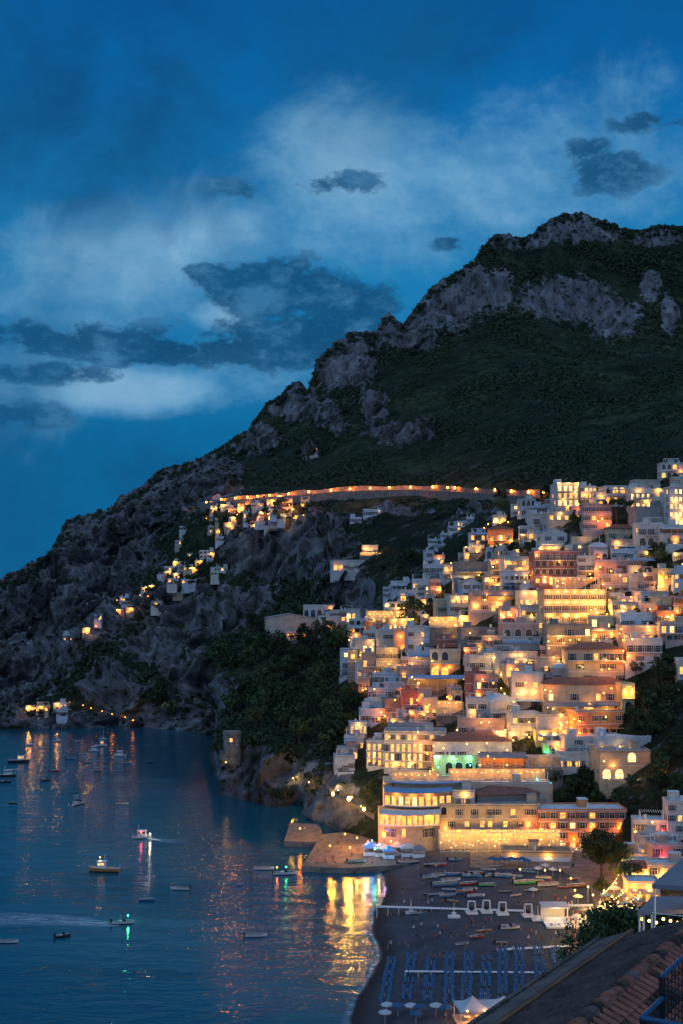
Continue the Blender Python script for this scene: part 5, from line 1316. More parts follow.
def bollard(p):
    r = MB(); r.tube((0, 0, 0), (0, 0, .55), .16, .14, n=8); r.tube((0, 0, .55), (0, 0, .7), .22, .2, n=8); o = r.build('bollard', ['rail'], None, loc=p); tag(o, 'small iron bollard on the outer edge of the large pier', 'bollard', 'bollards on the pier'); return o
for k in range(8): p = onz(lerp(308, 372, k/7), 864, 1.5); bollard((p.x, p.y+.6, 1.5))
boat('open', onz(357, 862, 1.6), 5.2, .15, 'white open boat lying on the edge of the large pier')
boat('motor', onz(322, 868.5, .1), 5.0, .1, 'motorboat moored against the large pier')
# kiosks and tents on the pier
def kiosk(px, py, w, h, cm, label, rz=0, z=1.6):
    p = onz(px, py, z); r = empty('kiosk', p, rz)
    b = MB(); b.box(-w/2, w/2, 0, w*.8, 0, 1.0, 0); b.box(-w/2, w/2, w*.8-.1, w*.8, 1.0, h, 0)
    for s in (-1, 1): b.box(s*w/2-.06, s*w/2+.06, 0, .12, 1.0, h, 0)
    b.build('stand', ['trim'], r); b = MB(); a = (0, w*.4, h+1.2); e = .3; c = [(-w/2-e, -e, h), (w/2+e, -e, h), (w/2+e, w*.8+e, h), (-w/2-e, w*.8+e, h)]
    for k in range(4): b.face([c[k], c[(k+1) % 4], a]); b.face([c[k], (c[k][0], c[k][1], h-.3), (c[(k+1) % 4][0], c[(k+1) % 4][1], h-.3), c[(k+1) % 4]])
    b.build('canopy', [cm], r); b = MB(); b.box(-w*.4, w*.4, .02, .3, 1.0, 1.08); b.build('counter', ['wood'], r)
    r['label'] = label; r['category'] = 'kiosk'; return r
kiosk(371, 856, 4, 2.4, 'awnb', 'kiosk glowing blue, leftmost on the large pier'); kiosk(381, 857, 3.6, 2.4, 'awnw', 'white-roofed kiosk second from the left on the pier'); kiosk(398, 856, 3.8, 2.5, 'awnw', 'pale peaked tent right of the blue kiosks')
kiosk(408, 857, 3.6, 2.5, 'awnw', 'peaked tent with a warm lit inside at the right end of the kiosk row'); kiosk(389, 859, 3, 2.3, 'awnb', 'small blue tent between the white-roofed kiosks'); kiosk(419, 858, 3.2, 2.4, 'awng', 'grey tent where the pier meets the beach')
# zigzag path with stairs below the cliff lamp
def path_wall(pts, label):
    ps = [ground(x, y) for x, y in pts]; b = MB()
    for p, q in zip(ps[:-1], ps[1:]):
        d = (q-p); f = Vector((0, -1.4, .4))
        b.face([p+f, q+f, q+Vector((0, .8, .4)), p+Vector((0, .8, .4))]); b.face([p+f+Vector((0, 0, -3)), q+f+Vector((0, 0, -3)), q+f+Vector((0, 0, .9)), p+f+Vector((0, 0, .9))]); b.face([p+f+Vector((0, 0, .9)), q+f+Vector((0, 0, .9)), q+f+Vector((0, .25, .9)), p+f+Vector((0, .25, .9))])
    o = b.build('path_wall', ['stone']); tag(o, label, 'wall')
path_wall([(316,794),(326,799),(338,802),(350,806),(362,812),(374,818)], 'sloping walled path from the cliff lamp down to the beach hotel')
path_wall([(326,786),(332,791),(342,795),(352,796)], 'short walled landing beside the brilliant cliff lamp')
# ------------------------------------------------------------------ people
def person_mesh(pose, top, bottom, name='person'):
    J = {'pelvis': (0, 0, .93), 'waist': (0, 0, 1.08), 'chest': (0, 0, 1.32), 'neck': (0, 0, 1.48), 'head': (0, .0, 1.62), 'crown': (0, 0, 1.72)}
    if pose == 'stand': legs = [((-.10, 0, .5), (-.11, .01, .08), (-.11, -.13, .04)), ((.10, 0, .5), (.12, .01, .08), (.12, -.13, .04))]; arms = [((-.24, .02, 1.16), (-.25, -.05, .92)), ((.24, .02, 1.16), (.24, -.06, .92))]
    elif pose == 'walk': legs = [((-.10, -.14, .52), (-.10, -.22, .08), (-.10, -.35, .06)), ((.10, .06, .5), (.10, .28, .14), (.10, .18, .04))]; arms = [((-.25, .12, 1.16), (-.25, .1, .92)), ((.25, -.1, 1.18), (.24, -.24, 1.0))]
    else:
        for k in J: J[k] = (J[k][0], J[k][1], J[k][2]-.48)
        legs = [((-.12, -.42, .48), (-.12, -.46, .08), (-.12, -.58, .04)), ((.12, -.42, .48), (.13, -.44, .08), (.13, -.56, .04))]; arms = [((-.24, -.06, .72), (-.16, -.3, .58)), ((.24, -.06, .72), (.16, -.3, .58))]
    v = []; e = []; r = []
    def add(p, rad, par=None):
        v.append(p); r.append(rad)
        if par is not None: e.append((par, len(v)-1))
        return len(v)-1
    pe = add(J['pelvis'], .15); wa = add(J['waist'], .13, pe); ch = add(J['chest'], .16, wa); ne = add(J['neck'], .065, ch); he = add(J['head'], .10, ne); add(J['crown'], .075, he)
    sz = J['chest'][2]+.1
    for s, (el, ha) in zip((-1, 1), arms):
        a = add((s*.19, 0, sz), .07, ch); b = add(el, .045, a); c = add(ha, .035, b); add((ha[0], ha[1]-.03, ha[2]-.1), .025, c)
    for s, (kn, an, to) in zip((-1, 1), legs):
        a = add((s*.10, 0, J['pelvis'][2]-.08), .10, pe); b = add(kn, .07, a); c = add(an, .045, b); add(to, .035, c)
    me = bpy.data.meshes.new('sk'); me.from_pydata(v, e, []); o = bpy.data.objects.new('sk', me); COL.objects.link(o)
    sk = o.modifiers.new('s', 'SKIN'); 
    for i, sv in enumerate(me.skin_vertices[0].data): sv.radius = (r[i], r[i]*.8); sv.use_root = (i == 0)
    sb = o.modifiers.new('b', 'SUBSURF'); sb.levels = 1
    dg = bpy.context.evaluated_depsgraph_get(); m2 = bpy.data.meshes.new_from_object(o.evaluated_get(dg)); bpy.data.objects.remove(o); bpy.data.meshes.remove(me)
    m2.name = name; m2.materials.clear()
    for x in ('skin', top, bottom, 'hair', 'rubber'): m2.materials.append(M[x])
    nk = J['neck'][2]; pz = J['pelvis'][2]
    for p in m2.polygons:
        c = p.center; p.use_smooth = True
        if c.z > nk-.02: p.material_index = 3 if (c.z > nk+.2 or (c.y > .01 and c.z > nk+.06)) else 0
        elif abs(c.x) > .21 and c.z < sz-.14 and pose != 'sit': p.material_index = 0
        elif c.z > pz-.02: p.material_index = 1
        elif c.z < .1: p.material_index = 4
        else: p.material_index = 2
    return m2
PM = []
for pose in ('stand', 'walk', 'sit'):
    for t, b_ in (('cw', 'cb'), ('cr', 'ck'), ('ck', 'ct'), ('cb', 'ct')): PM.append((pose, t, b_, person_mesh(pose, t, b_)))
TN = {'cw': 'white', 'cr': 'red', 'ck': 'black', 'cb': 'navy', 'ct': 'tan'}
rp_ = random.Random(4)
def person(x, y, z, pose=None, rz=None, where='on the beach'):
    c = [p for p in PM if pose is None or p[0] == pose]; pm = rp_.choice(c)
    o = put('person', pm[3], None, (x, y, z), rz if rz is not None else rp_.uniform(0, 6.28))
    px, py = project(Vector((x, y, z+1)))
    describe(o, 'person in a %s top %s %s' % (TN[pm[1]], {'stand': 'standing', 'walk': 'walking', 'sit': 'sitting'}[pm[0]], where), 'person', 'people on the shore', px, py)
    return o
def bz(x, y): return max(beach_z(x, y), 0)+.0
def beach_pt(px, py):
    p = onz(px, py, 1.5)
    for _ in range(4): z = beach_z(p.x, p.y); p = onz(px, py, z)
    return Vector((p.x, p.y, beach_z(p.x, p.y)))
for (px, py) in [(403,892),(428,898),(432,903),(428,905),(411,906),(391,915),(397,914),(389,915),(414,930),(423,938),(437,938),(451,937),(467,934),(399,944),(405,943),(408,946),(391,946),(388,948),(434,960),(425,948),(452,870),(426,872),(445,874),
   (480,936),(484,936),(487,934),(498,948),(505,948),(513,949),(430,956),(440,955),(444,957),(436,868),(470,866),(521,930),(531,934),(536,936),(556,936),(560,908),(567,912),(575,918),(552,942),(582,930),(586,936),(575,940),(565,944),(540,908),(571,925),(560,966),(545,980),(418,868),(423,866),(512,880),(572,952),(580,948),(590,955)]:
    p = beach_pt(px, py+2); person(p.x, p.y, p.z, rp_.choice(('stand', 'walk', 'stand', 'sit')) if py > 940 else rp_.choice(('stand', 'walk')))
for (px, py) in [(318,855),(325,862),(341,852),(352,856),(381,862),(402,862),(411,861),(338,844),(362,859),(305,832),(395,858),(333,861),(388,861)]:
    p = onz(px, py, 1.5); person(p.x, p.y, 1.5, rp_.choice(('stand', 'walk')), where='on the pier')

# ------------------------------------------------------------------ beach furniture
def lounger_mesh():
    b = MB(); b.box(-.33, .33, -.95, .45, .28, .34, 1); b.face([(-.33, .45, .34), (.33, .45, .34), (.33, 1.0, .78), (-.33, 1.0, .78)], 1); b.face([(-.33, .45, .30), (.33, .45, .30), (.33, 1.02, .74), (-.33, 1.02, .74)][::-1], 0)
    b.box(-.3, .3, -.92, .45, .34, .41, 1)
    for x in (-.3, .3):
        for y in (-.85, .4): b.tube((x, y, 0), (x, y, .28), .03, n=4, m=0)
    return b.mesh('sun_lounger', ['trim', 'loung'])
LM_ = lounger_mesh()
def umb_mesh(openp, mat):
    b = MB(); b.tube((0, 0, 0), (0, 0, 2.3), .035, n=5, m=1)
    if openp:
        n = 8; top = (0, 0, 2.55)
        for k in range(n):
            a, c = 2*PI*k/n, 2*PI*(k+1)/n; b.face([(1.15*math.cos(a), 1.15*math.sin(a), 2.05), (1.15*math.cos(c), 1.15*math.sin(c), 2.05), top], 0); b.face([(1.15*math.cos(a), 1.15*math.sin(a), 1.9), (1.15*math.cos(c), 1.15*math.sin(c), 1.9), (1.15*math.cos(c), 1.15*math.sin(c), 2.05), (1.15*math.cos(a), 1.15*math.sin(a), 2.05)], 0)
    else: b.tube((0, 0, .95), (0, 0, 1.5), .09, .15, n=7, m=0); b.tube((0, 0, 1.5), (0, 0, 2.35), .15, .03, n=7, m=0)
    return b.mesh('parasol', [mat, 'trim'])
UC = umb_mesh(False, 'loung'); UO = umb_mesh(True, 'loung'); UW = umb_mesh(True, 'awnw')
nlg = 0
for ci, (xa, ya, xb, yb) in enumerate([(392,962,384,1003),(412,957,406,1003),(432,962,427,1005),(450,957,449,1004),(469,957,466,1003),(487,960,485,1003),(503,952,503,1002),(520,952,519,1002),(539,951,541,985),(556,952,560,972)]):
    A = beach_pt(xa, ya); B = beach_pt(xb, yb); L = (B-A).length; n = int(L/2.0)
    for k in range(n):
        if rp_.random() < .1: continue
        p = A.lerp(B, k/max(1, n-1)); p.z = beach_z(p.x, p.y)
        for s in (-1, 1):
            if nlg >= 285: continue
            o = put('sun_lounger', LM_, None, (p.x+s*.62+rp_.uniform(-.1, .1), p.y+rp_.uniform(-.2, .2), p.z), rp_.uniform(-.15, .15)); nlg += 1
            tag(o, 'blue sun lounger in one of the long rows on the dark beach', 'sun lounger', 'blue sun loungers in rows on the beach')
        if k % 3 == 1:
            o = put('parasol', UC, None, (p.x, p.y+.6, p.z)); tag(o, 'closed blue parasol standing between the rows of sun loungers', 'parasol', 'closed parasols among the sun loungers')
for k, (px, py) in enumerate([(387,1012),(398,1013),(411,1013),(420,1014),(436,1013),(446,1015),(385,1020),(416,1021)]):
    p = beach_pt(px, py+4); o = put('parasol', UO if k % 2 else UW, None, p); describe(o, 'open %s parasol at the front of the beach' % ('blue' if k % 2 else 'white'), 'parasol', 'open parasols', px, py)
for k, (px, py) in enumerate([(492,866),(497,867),(502,866),(507,867),(512,866),(517,867),(522,866),(527,868)]):
    p = beach_pt(px, py); o = put('parasol', UO, None, p, 0); describe(o, 'blue parasol in the row behind the drawn-up boats', 'parasol', 'blue parasols', px, py)
for k, (px, py) in enumerate([(538,876),(545,873),(553,877),(577,925),(583,918),(533,898),(578,905)]):
    p = beach_pt(px, py); o = put('parasol', UW, None, p, 0); describe(o, 'white parasol by the beach pavilion', 'parasol', 'white parasols', px, py)
# boats drawn up on the beach
BB = [(431,878,5.2,'open',.15,'white open boat, leftmost of the front row drawn up on the beach','boatw'),(441,876,5,'row',.1,'white rowing boat second in the row on the beach','boatw'),(455,876,5.6,'open',3.2,'white-blue boat in the middle of the beach row','boatb'),(471,877,5.4,'motor',.1,'blue motorboat next to the red boat on the beach','boatb'),
 (451,881,5.2,'row',.05,'long white boat behind the big blue one on the beach','boatw'),(445,886,7,'open',.05,'longest boat on the sand, blue with a white rim','boatb'),(469,885,5,'row',.1,'red rowing boat on the beach beside the green one','boatr'),(487,886,4.6,'open',.0,'bright green boat on the beach','boatg'),
 (448,897,4.4,'row',.2,'pale blue boat at the lower left of the beach boats','boatb'),(465,893,4.4,'open',3.1,'pinkish boat in the lower row of beach boats','boatr'),(475,897,5,'row',.05,'white boat right end of the lower row of beach boats','boatw'),(418,914,4.2,'kayak',.05,'white canoe beside the left end of the white walkway','boatw'),
 (439,866,4.4,'row',.0,'pinkish boat near the foot of the stone promenade','boatr'),(455,861,4.2,'motor',.1,'blue-white motorboat at the foot of the stone promenade','boatb'),(409,865,6.5,'open',.0,'long dark boat on the sand beside the pier','boatd'),(430,866,4,'row',.1,'dark boat between the pier and the promenade','boatd'),
 (492,876,4.6,'motor',.3,'white motorboat right of the blue parasols row end','boatw'),(503,877,5,'open',.1,'blue open boat below the row of blue parasols','boatb'),(513,878,5.2,'row',3.0,'dark blue boat below the row of blue parasols','boatb'),(525,884,6.4,'open',.05,'pale green long boat in front of the pavilion','boatg'),(548,886,6,'open',.1,'white boat in front of the beach pavilion','boatw'),
 (577,887,5.2,'row',.1,'brown boat near the low spreading pine','boato'),(510,929,4.6,'motor',.05,'white boat alone below the walkway on the beach','boatw'),(516,896,3.4,'kayak',.4,'small white dinghy right of the white frames','boatw'),(484,932,3.8,'kayak',.1,'orange canoe below the white walkway','boato'),(497,868,4,'row',.2,'small boat beside the blue parasols','boatd')]
for (px, py, L, k, rz, lab, hm) in BB:
    p = beach_pt(px, py); boat(k, (p.x, p.y, p.z+.12), L*.95, rz+.12, lab, hm, tilt=.06)
for k in range(26):
    px, py = rp_.choice(((rp_.uniform(425, 480), rp_.uniform(868, 903)), (rp_.uniform(485, 590), rp_.uniform(866, 893)), (rp_.uniform(395, 540), rp_.uniform(925, 950))))
    p = beach_pt(px, py); kd = rp_.choice(('kayak', 'row', 'kayak', 'open')); hm_ = rp_.choice(('boatw', 'boatw', 'boatb', 'boatr', 'boatd', 'boato'))
    q = boat(kd, (p.x, p.y, p.z+.1), rp_.uniform(2.4, 4.4), rp_.uniform(-.4, .4), 'x', hm_, tilt=.05)
    describe(q, 'small %s %s drawn up on the sand' % ({'boatw': 'white', 'boatb': 'blue', 'boatr': 'red', 'boatd': 'dark', 'boato': 'varnished'}[hm_], {'kayak': 'canoe', 'row': 'rowing boat', 'open': 'open boat'}[kd]), 'boat', 'small boats on the beach', px, py)
for k in range(46):
    px, py = rp_.uniform(392, 580), rp_.uniform(872, 952); p = beach_pt(px, py); person(p.x, p.y, p.z, rp_.choice(('stand', 'walk', 'sit')))
def foam():
    vs = []; fo = []; ys = [150+1.5*k for k in range(124)]
    for y in ys:
        s = shore(y)+1.3*math.sin(y*.11)+.8*noise.noise(Vector((y*.12, 1, 2)))
        for k in range(6): vs.append((s-1.6+k*.5, y, .06+.0*k)); fo.append((0, .3, .6, .45, .2, 0)[k])
    fs = [(r*6+c, r*6+c+1, (r+1)*6+c+1, (r+1)*6+c) for r in range(len(ys)-1) for c in range(5)]
    me = bpy.data.meshes.new('shore_foam'); me.from_pydata(vs, [], fs); me.materials.append(M['wake']); a = me.attributes.new('foam', 'FLOAT', 'POINT'); a.data.foreach_set('value', fo)
    o = put('shore_foam', me); o['kind'] = 'stuff'; o['label'] = 'thin line of foam where small waves reach the dark beach'; o['category'] = 'foam'
foam()
# white timber walkways
def walkway(a, b_, w, label, posts=True):
    A = beach_pt(*a); B = beach_pt(*b_); d = (B-A); r = empty('walkway', A, math.atan2(d.y, d.x)); L = math.hypot(d.x, d.y)
    zz = max(A.z, B.z, .3)-A.z+.25; b = MB(); n = int(L/.6)
    for k in range(n): b.box(L*k/n+.02, L*(k+1)/n-.04, -w/2, w/2, zz, zz+.08)
    b.build('deck', ['trim'], r); b = MB()
    for k in range(int(L/2.5)+1): 
        for s in (-1, 1): b.box(k*2.5-.05, k*2.5+.05, s*w*.4-.05, s*w*.4+.05, -.8, zz-.002)
    b.build('posts', ['trim'], r); r['label'] = label; r['category'] = 'walkway'
walkway((377,918), (524,912), 1.5, 'long white wooden walkway crossing the upper beach'); walkway((405,979), (553,974), .9, 'thin white walkway crossing the rows of blue loungers'); walkway((497,951), (598,946), 1.2, 'white walkway along the top of the right lounger rows')
b = MB(); A = onz(290, 917, .3); B = onz(377, 918, .3)
for k in range(34): p = A.lerp(B, k/33); b.ball((p.x, p.y, .05), .16, nu=6, nv=4)
o = b.build('float_line', ['boatd']); tag(o, 'line of small floats running from the walkway out into the water', 'buoy line')
def gantry(px, py, label):
    p = beach_pt(px, py); r = empty('boat_hoist', p, rp_.uniform(-.1, .1)); b = MB()
    for s in (-1, 1):
        b.tube((s*.9, 0, 0), (s*.75, .3, 2.7), .09, n=5); b.tube((s*.9, 1.6, 0), (s*.75, .9, 2.7), .09, n=5); b.tube((s*.75, .3, 2.7), (s*.75, .9, 2.7), .09, n=5)
    b.tube((-.75, .3, 2.7), (.75, .3, 2.7), .09, n=5); b.tube((-.75, .9, 2.7), (.75, .9, 2.7), .09, n=5); b.build('frame', ['trim'], r)
    b = MB(); b.box(-1.3, 1.3, -.6, 1.9, 0, .35); b.build('base', ['trim'], r); b = MB(); b.ball((0, .6, 1.1), .62, nu=10, nv=7, sz=.8); b.build('reel', ['rubber'], r)
    r['label'] = label; r['category'] = 'boat hoist'
gantry(472, 914, 'white frame holding a dark reel, leftmost of four on the walkway'); gantry(487, 913, 'second white frame with a dark reel from the left on the walkway'); gantry(503, 915, 'third white frame with a dark reel, standing lower on the walkway'); gantry(529, 917, 'white frame nearest the beach bar hut')
def mast_platform(px, py, label):
    p = beach_pt(px, py); r = empty('lifeguard_stand', p); b = MB(); b.box(-1.3, 1.3, -.7, .7, .1, .55, 0); b.box(-.5, .5, -.4, .4, .55, 1.2, 0); b.build('base', ['trim'], r); b = MB(); b.tube((0, 0, 1.2), (0, 0, 3.4), .09, .05); b.build('mast', ['trim'], r)
    r['label'] = label; r['category'] = 'lifeguard stand'
mast_platform(454, 918, 'white stand with a short mast in the middle of the long walkway'); mast_platform(411, 914, 'thin white mast stand near the shore end of the walkway'); mast_platform(538, 921, 'white stand with a mast left of the beach bar hut')
# beach bar: hut, platform, railings
p = beach_pt(547, 929); r = empty('beach_bar', p, .0); w = 11.5
b = MB()
b.box(0, w, 0, 8.5, .1, .4, 0); b.build('platform', ['trim'], r)
for x in (.1, 5.2):
    for y in (4.2, 8.2): b = MB(); b.box(x-.1, x+.1, y-.1, y+.1, .4, 3.4, 0); b.build('post', ['trim'], r)
b = MB(); b.box(.2, 5.1, 8.12, 8.25, .4, 3.3, 0); b.build('wall', ['trim'], r); b = MB(); b.box(.3, 5.0, 4.22, 4.4, .4, 1.4, 0); b.build('counter', ['trim'], r)
b = MB(); b.box(-.3, 5.6, 3.6, 8.7, 3.4, 3.65, 0); b.build('roof', ['awnw'], r)
b = MB(); b.box(-.05, w, -.05, .02, 1.25, 1.35)
for k in range(24): b.box(w*k/24, w*k/24+.06, -.03, .02, .4, 1.25)
for k in range(18): b.box(w-.02, w+.04, 8.4*k/18, 8.4*k/18+.06, .4, 1.25)
b.box(w-.02, w+.05, 0, 8.5, 1.25, 1.33); b.build('railing', ['trim'], r)
b = MB()
for (x, y) in ((2, 1.6), (5, 2.2), (8, 1.8), (9.5, 4), (7.4, 5.6), (10, 6.6)):
    b.box(x-.4, x+.4, y-.4, y+.4, 1.1, 1.16, 0); b.box(x-.05, x+.05, y-.05, y+.05, .4, 1.1, 1)
    for s in (-.75, .75): b.box(x+s-.2, x+s+.2, y-.2, y+.2, .4, .85, 1)
b.build('tables', ['awnw', 'boatb'], r); b = MB(); b.box(5.6, w, 7.0, 8.5, 3.0, 3.1)
for k in range(8): b.box(5.7+k*.8, 5.8+k*.8, 6.4, 8.5, 3.1, 3.2)
for x in (5.75, w-.1): b.box(x-.06, x+.06, 7, 7.12, .4, 3.0)
b.build('pergola', ['trim'], r); plight('light', r, (2.6, 3.0, 2.8), 160, (1, .75, .5), .3)
r['label'] = 'white beach bar hut on a railed platform at the right of the beach'; r['category'] = 'beach bar'
# lit tent at the bottom
p = onz(490, 1019, 2.6); r = empty('party_tent', (p.x, p.y, 2.2), .12)
b = MB(); b.box(-6, 5.2, -3.5, 3.2, 0, .3); b.build('floor', ['deck'], r)
b = MB()
def cone_roof(cx_, cy_, w, z0, z1):
    n = 10; pts = [(cx_+w*(-1 if k < 1 or k > 2 else 1), cy_+w*(-1 if k < 2 else 1)) for k in range(4)]
    for k in range(4):
        a, c = pts[k], pts[(k+1) % 4]
        for j in range(5):
            t0, t1 = j/5, (j+1)/5
            def q(pp, t): s = (1-t)**1.0; return (cx_+(pp[0]-cx_)*s, cy_+(pp[1]-cy_)*s, lerp(z0, z1, t**1.9))
            b.face([q(a, t0), q(c, t0), q(c, t1), q(a, t1)])
        b.face([(a[0], a[1], z0-.35), (c[0], c[1], z0-.35), (c[0], c[1], z0), (a[0], a[1], z0)])
cone_roof(-3.0, 0, 2.7, 2.8, 4.5); cone_roof(2.4, 0, 2.7, 2.8, 4.2); b.build('canopy', ['awnw'], r)
b = MB()
for x in (-5.6, -.35, 5.0):
    for y in (-2.6, 2.6): b.tube((x, y, .3), (x, y, 3.0), .07, n=6)
b.build('posts', ['trim'], r); b = MB()
for x in (-4, -2, 1.5, 3.5): b.box(x-.5, x+.5, -.6, .4, 1.0, 1.06); b.tube((x, -.1, .3), (x, -.1, 1.0), .06)
b.build('tables', ['awnw'], r); b = MB()
for x, y in ((-4.5, -2.6), (-1.6, -2.6), (1.6, -2.6), (4, -2.6)): b.ball((x, y, 2.8), .16)
b.build('bulbs', ['bulbo'], r)
for x in (-3, 2.4): plight('light', r, (x, -1.6, 2.3), 520, (1, .42, .12), .25)
plight('light', r, (-1.0, -3.6, 3.6), 160, (1, .42, .12), .25)
r['label'] = 'white peaked tent glowing orange inside at the bottom of the beach'; r['category'] = 'tent'
for (dx, dy) in ((-7.4, 1), (-7.8, -1.6), (-1, -5), (.6, -5.2), (6.2, -2)): person(p.x+dx, p.y+dy, 2.3, 'stand', where='beside the lit tent')
# promenade strip and piazza
b = MB(); pr = [onz(x, y, 2.5) for x, y in ((470,868),(560,869),(590,888),(598,915),(597,950),(640,1000),(660,960),(640,880),(600,850),(470,850))]
b.prism([(q.x, q.y) for q in pr], .5, 2.62, 0, 1); structure(b.build('promenade', ['stone', 'paving']))
slope_pts = [onz(x, y, 3.9) for x, y in ((596,952),(690,960),(700,872),(640,868),(606,872),(598,905))]
b = MB(); b.prism([(q.x, q.y) for q in slope_pts], .5, 3.95, 0, 1); structure(b.build('alley_paving', ['stone', 'paving']))
# market-like stalls and parasols in the alley
for k, (px, py) in enumerate([(604,913),(611,921),(616,912),(625,909),(632,915),(606,900),(614,893),(622,900),(630,893),(637,905)]):
    q = onz(px, py+6, 3.95); o = put('parasol', (UW, UO)[k % 2], None, q, 0, 1.25); describe(o, 'open %s parasol in the lit alley' % ('white', 'blue')[k % 2], 'parasol', 'alley parasols', px, py)
for k in range(26):
    q = onz(rp_.uniform(600, 640), rp_.uniform(900, 935), 3.95); person(q.x, q.y, 3.95, rp_.choice(('stand', 'walk')), where='in the lit alley')
for k in range(14):
    q = onz(rp_.uniform(560, 596), rp_.uniform(893, 950), 2.62); person(q.x, q.y, 2.64, rp_.choice(('stand', 'walk')), where='on the promenade')
for (px, py, e) in ((593,898,800),(592,915,900),(590,934,900),(583,948,500),(575,893,500),(545,872,500),(520,871,260),(560,872,500)):
    q = onz(px, py+12, 2.62); lamp((q.x, q.y, 2.6), e, 'y', 'post', lab='yellow street lamp on the promenade')
def string_light(a, b_, n, label):
    b = MB(); prev = None
    for k in range(n+1):
        t = k/n; p_ = a.lerp(b_, t); p_.z -= 1.6*4*t*(1-t)*.5
        if prev is not None: b.tube(prev, p_, .02, n=3, m=1)
        b.ball((p_.x, p_.y, p_.z-.12), .11, 0, nu=6, nv=4); prev = p_
    o = b.build('string_lights', ['bulb', 'rail']); tag(o, label, 'string lights')
for k, (a, c, lab) in enumerate([((600,905),(636,880),'upper string of bulbs across the alley'),((602,918),(640,892),'middle string of bulbs across the alley'),((601,932),(634,905),'lower string of bulbs across the alley'),((603,893),(622,868),'string of bulbs behind the low spreading pine')]):
    string_light(onz(*a, 7.5), onz(*c, 8.5), 16, lab)

# ------------------------------------------------------------------ foreground at the right: canopies, roof, railing
def canopy_terrace():
    Y = 92
    A = P(652, 884, Y); r = empty('garden_pavilion', A)
    def q(px, py, Yd): return P(px, py, Yd)-A
    e1, e2, e3, e4 = q(652,884,92), q(712,888,84), q(745,876,95), q(690,872,104); ap = q(697,846,94)
    b = MB()
    for a, c in ((e1, e2), (e2, e3), (e3, e4), (e4, e1)):
        for j in range(4):
            t0, t1 = j/4, (j+1)/4
            b.face([a.lerp(ap, t0), c.lerp(ap, t0), c.lerp(ap, t1), a.lerp(ap, t1)])
        dn = Vector((0, 0, -.35)); b.face([a+dn, c+dn, c, a])
    b.build('roof', ['awng'], r)
    for e in (e1, e2, e3, e4):
        b = MB(); s = e.lerp(Vector((ap.x, ap.y, e.z)), .06); b.tube((s.x, s.y, e.z-.2), (s.x, s.y, e.z-4.6), .07, n=6); b.build('post', ['trim'], r)
    b = MB()
    for k in range(7):
        for (s, t) in ((e1, e2),):
            p_ = s.lerp(t, k/6); b.tube((p_.x, p_.y, e1.z-3.4), (p_.x, p_.y, e1.z-4.6), .03, n=4)
    for z in (-2.2, -3.4): b.tube((e1.x, e1.y, e1.z+z), (e2.x, e2.y, e2.z+z), .04, n=4)
    b.build('railing', ['trim'], r)
    zf = e1.z-4.6; b = MB(); b.box(e1.x+.4, e2.x+4, e2.y-1.5, e1.y+2, zf-14, zf, 0); b.build('base', ['wallC'], r)
    plight('light', r, (2.4, 1.2, -1.2), 260, (1, .62, .28), .3)
    r['label'] = 'grey peaked pavilion roof on thin white posts, upper right foreground'; r['category'] = 'pavilion'
    A2 = P(637, 912, 100); r2 = empty('garden_pavilion', A2)
    def q2(px, py, Yd): return P(px, py, Yd)-A2
    f1, f2, f3, f4 = q2(637,912,100), q2(688,910,95), q2(700,897,108), q2(652,896,112)
    b = MB(); b.face([f1, f2, f3, f4]); dn = Vector((0, 0, -.3))
    for a, c in ((f1, f2), (f2, f3), (f3, f4), (f4, f1)): b.face([a+dn, c+dn, c, a])
    b.face([f4+dn, f3+dn, f2+dn, f1+dn]); b.build('roof', ['awng'], r2)
    for f in (f1+Vector((.3, .3, 0)), f1.lerp(f2, .1)+Vector((.2, .2, 0)), f2, f3, f4): b = MB(); b.tube((f.x, f.y, f.z-.3), (f.x, f.y, f.z-3.4), .1, n=6); b.build('post', ['trim'], r2); b = MB(); b.box(f1.x+.1, f3.x+3, f2.y-1.0, f1.y+1.5, f1.z-20, f1.z-3.4, 0); b.build('base', ['wallC'], r2)
    b = MB()
    for k in range(7): b.ball((f1.x+.8+k*.6, f1.y+1.5, f1.z-1.0-.15*(k % 3)), .13, nu=6, nv=4)
    b.build('bulbs', ['bulb'], r2); plight('light', r2, (2.2, 2.0, -1.1), 420, (1, .55, .2), .3)
    r2['label'] = 'lower flat grey canopy with warm bulbs underneath, right foreground'; r2['category'] = 'pavilion'
canopy_terrace()
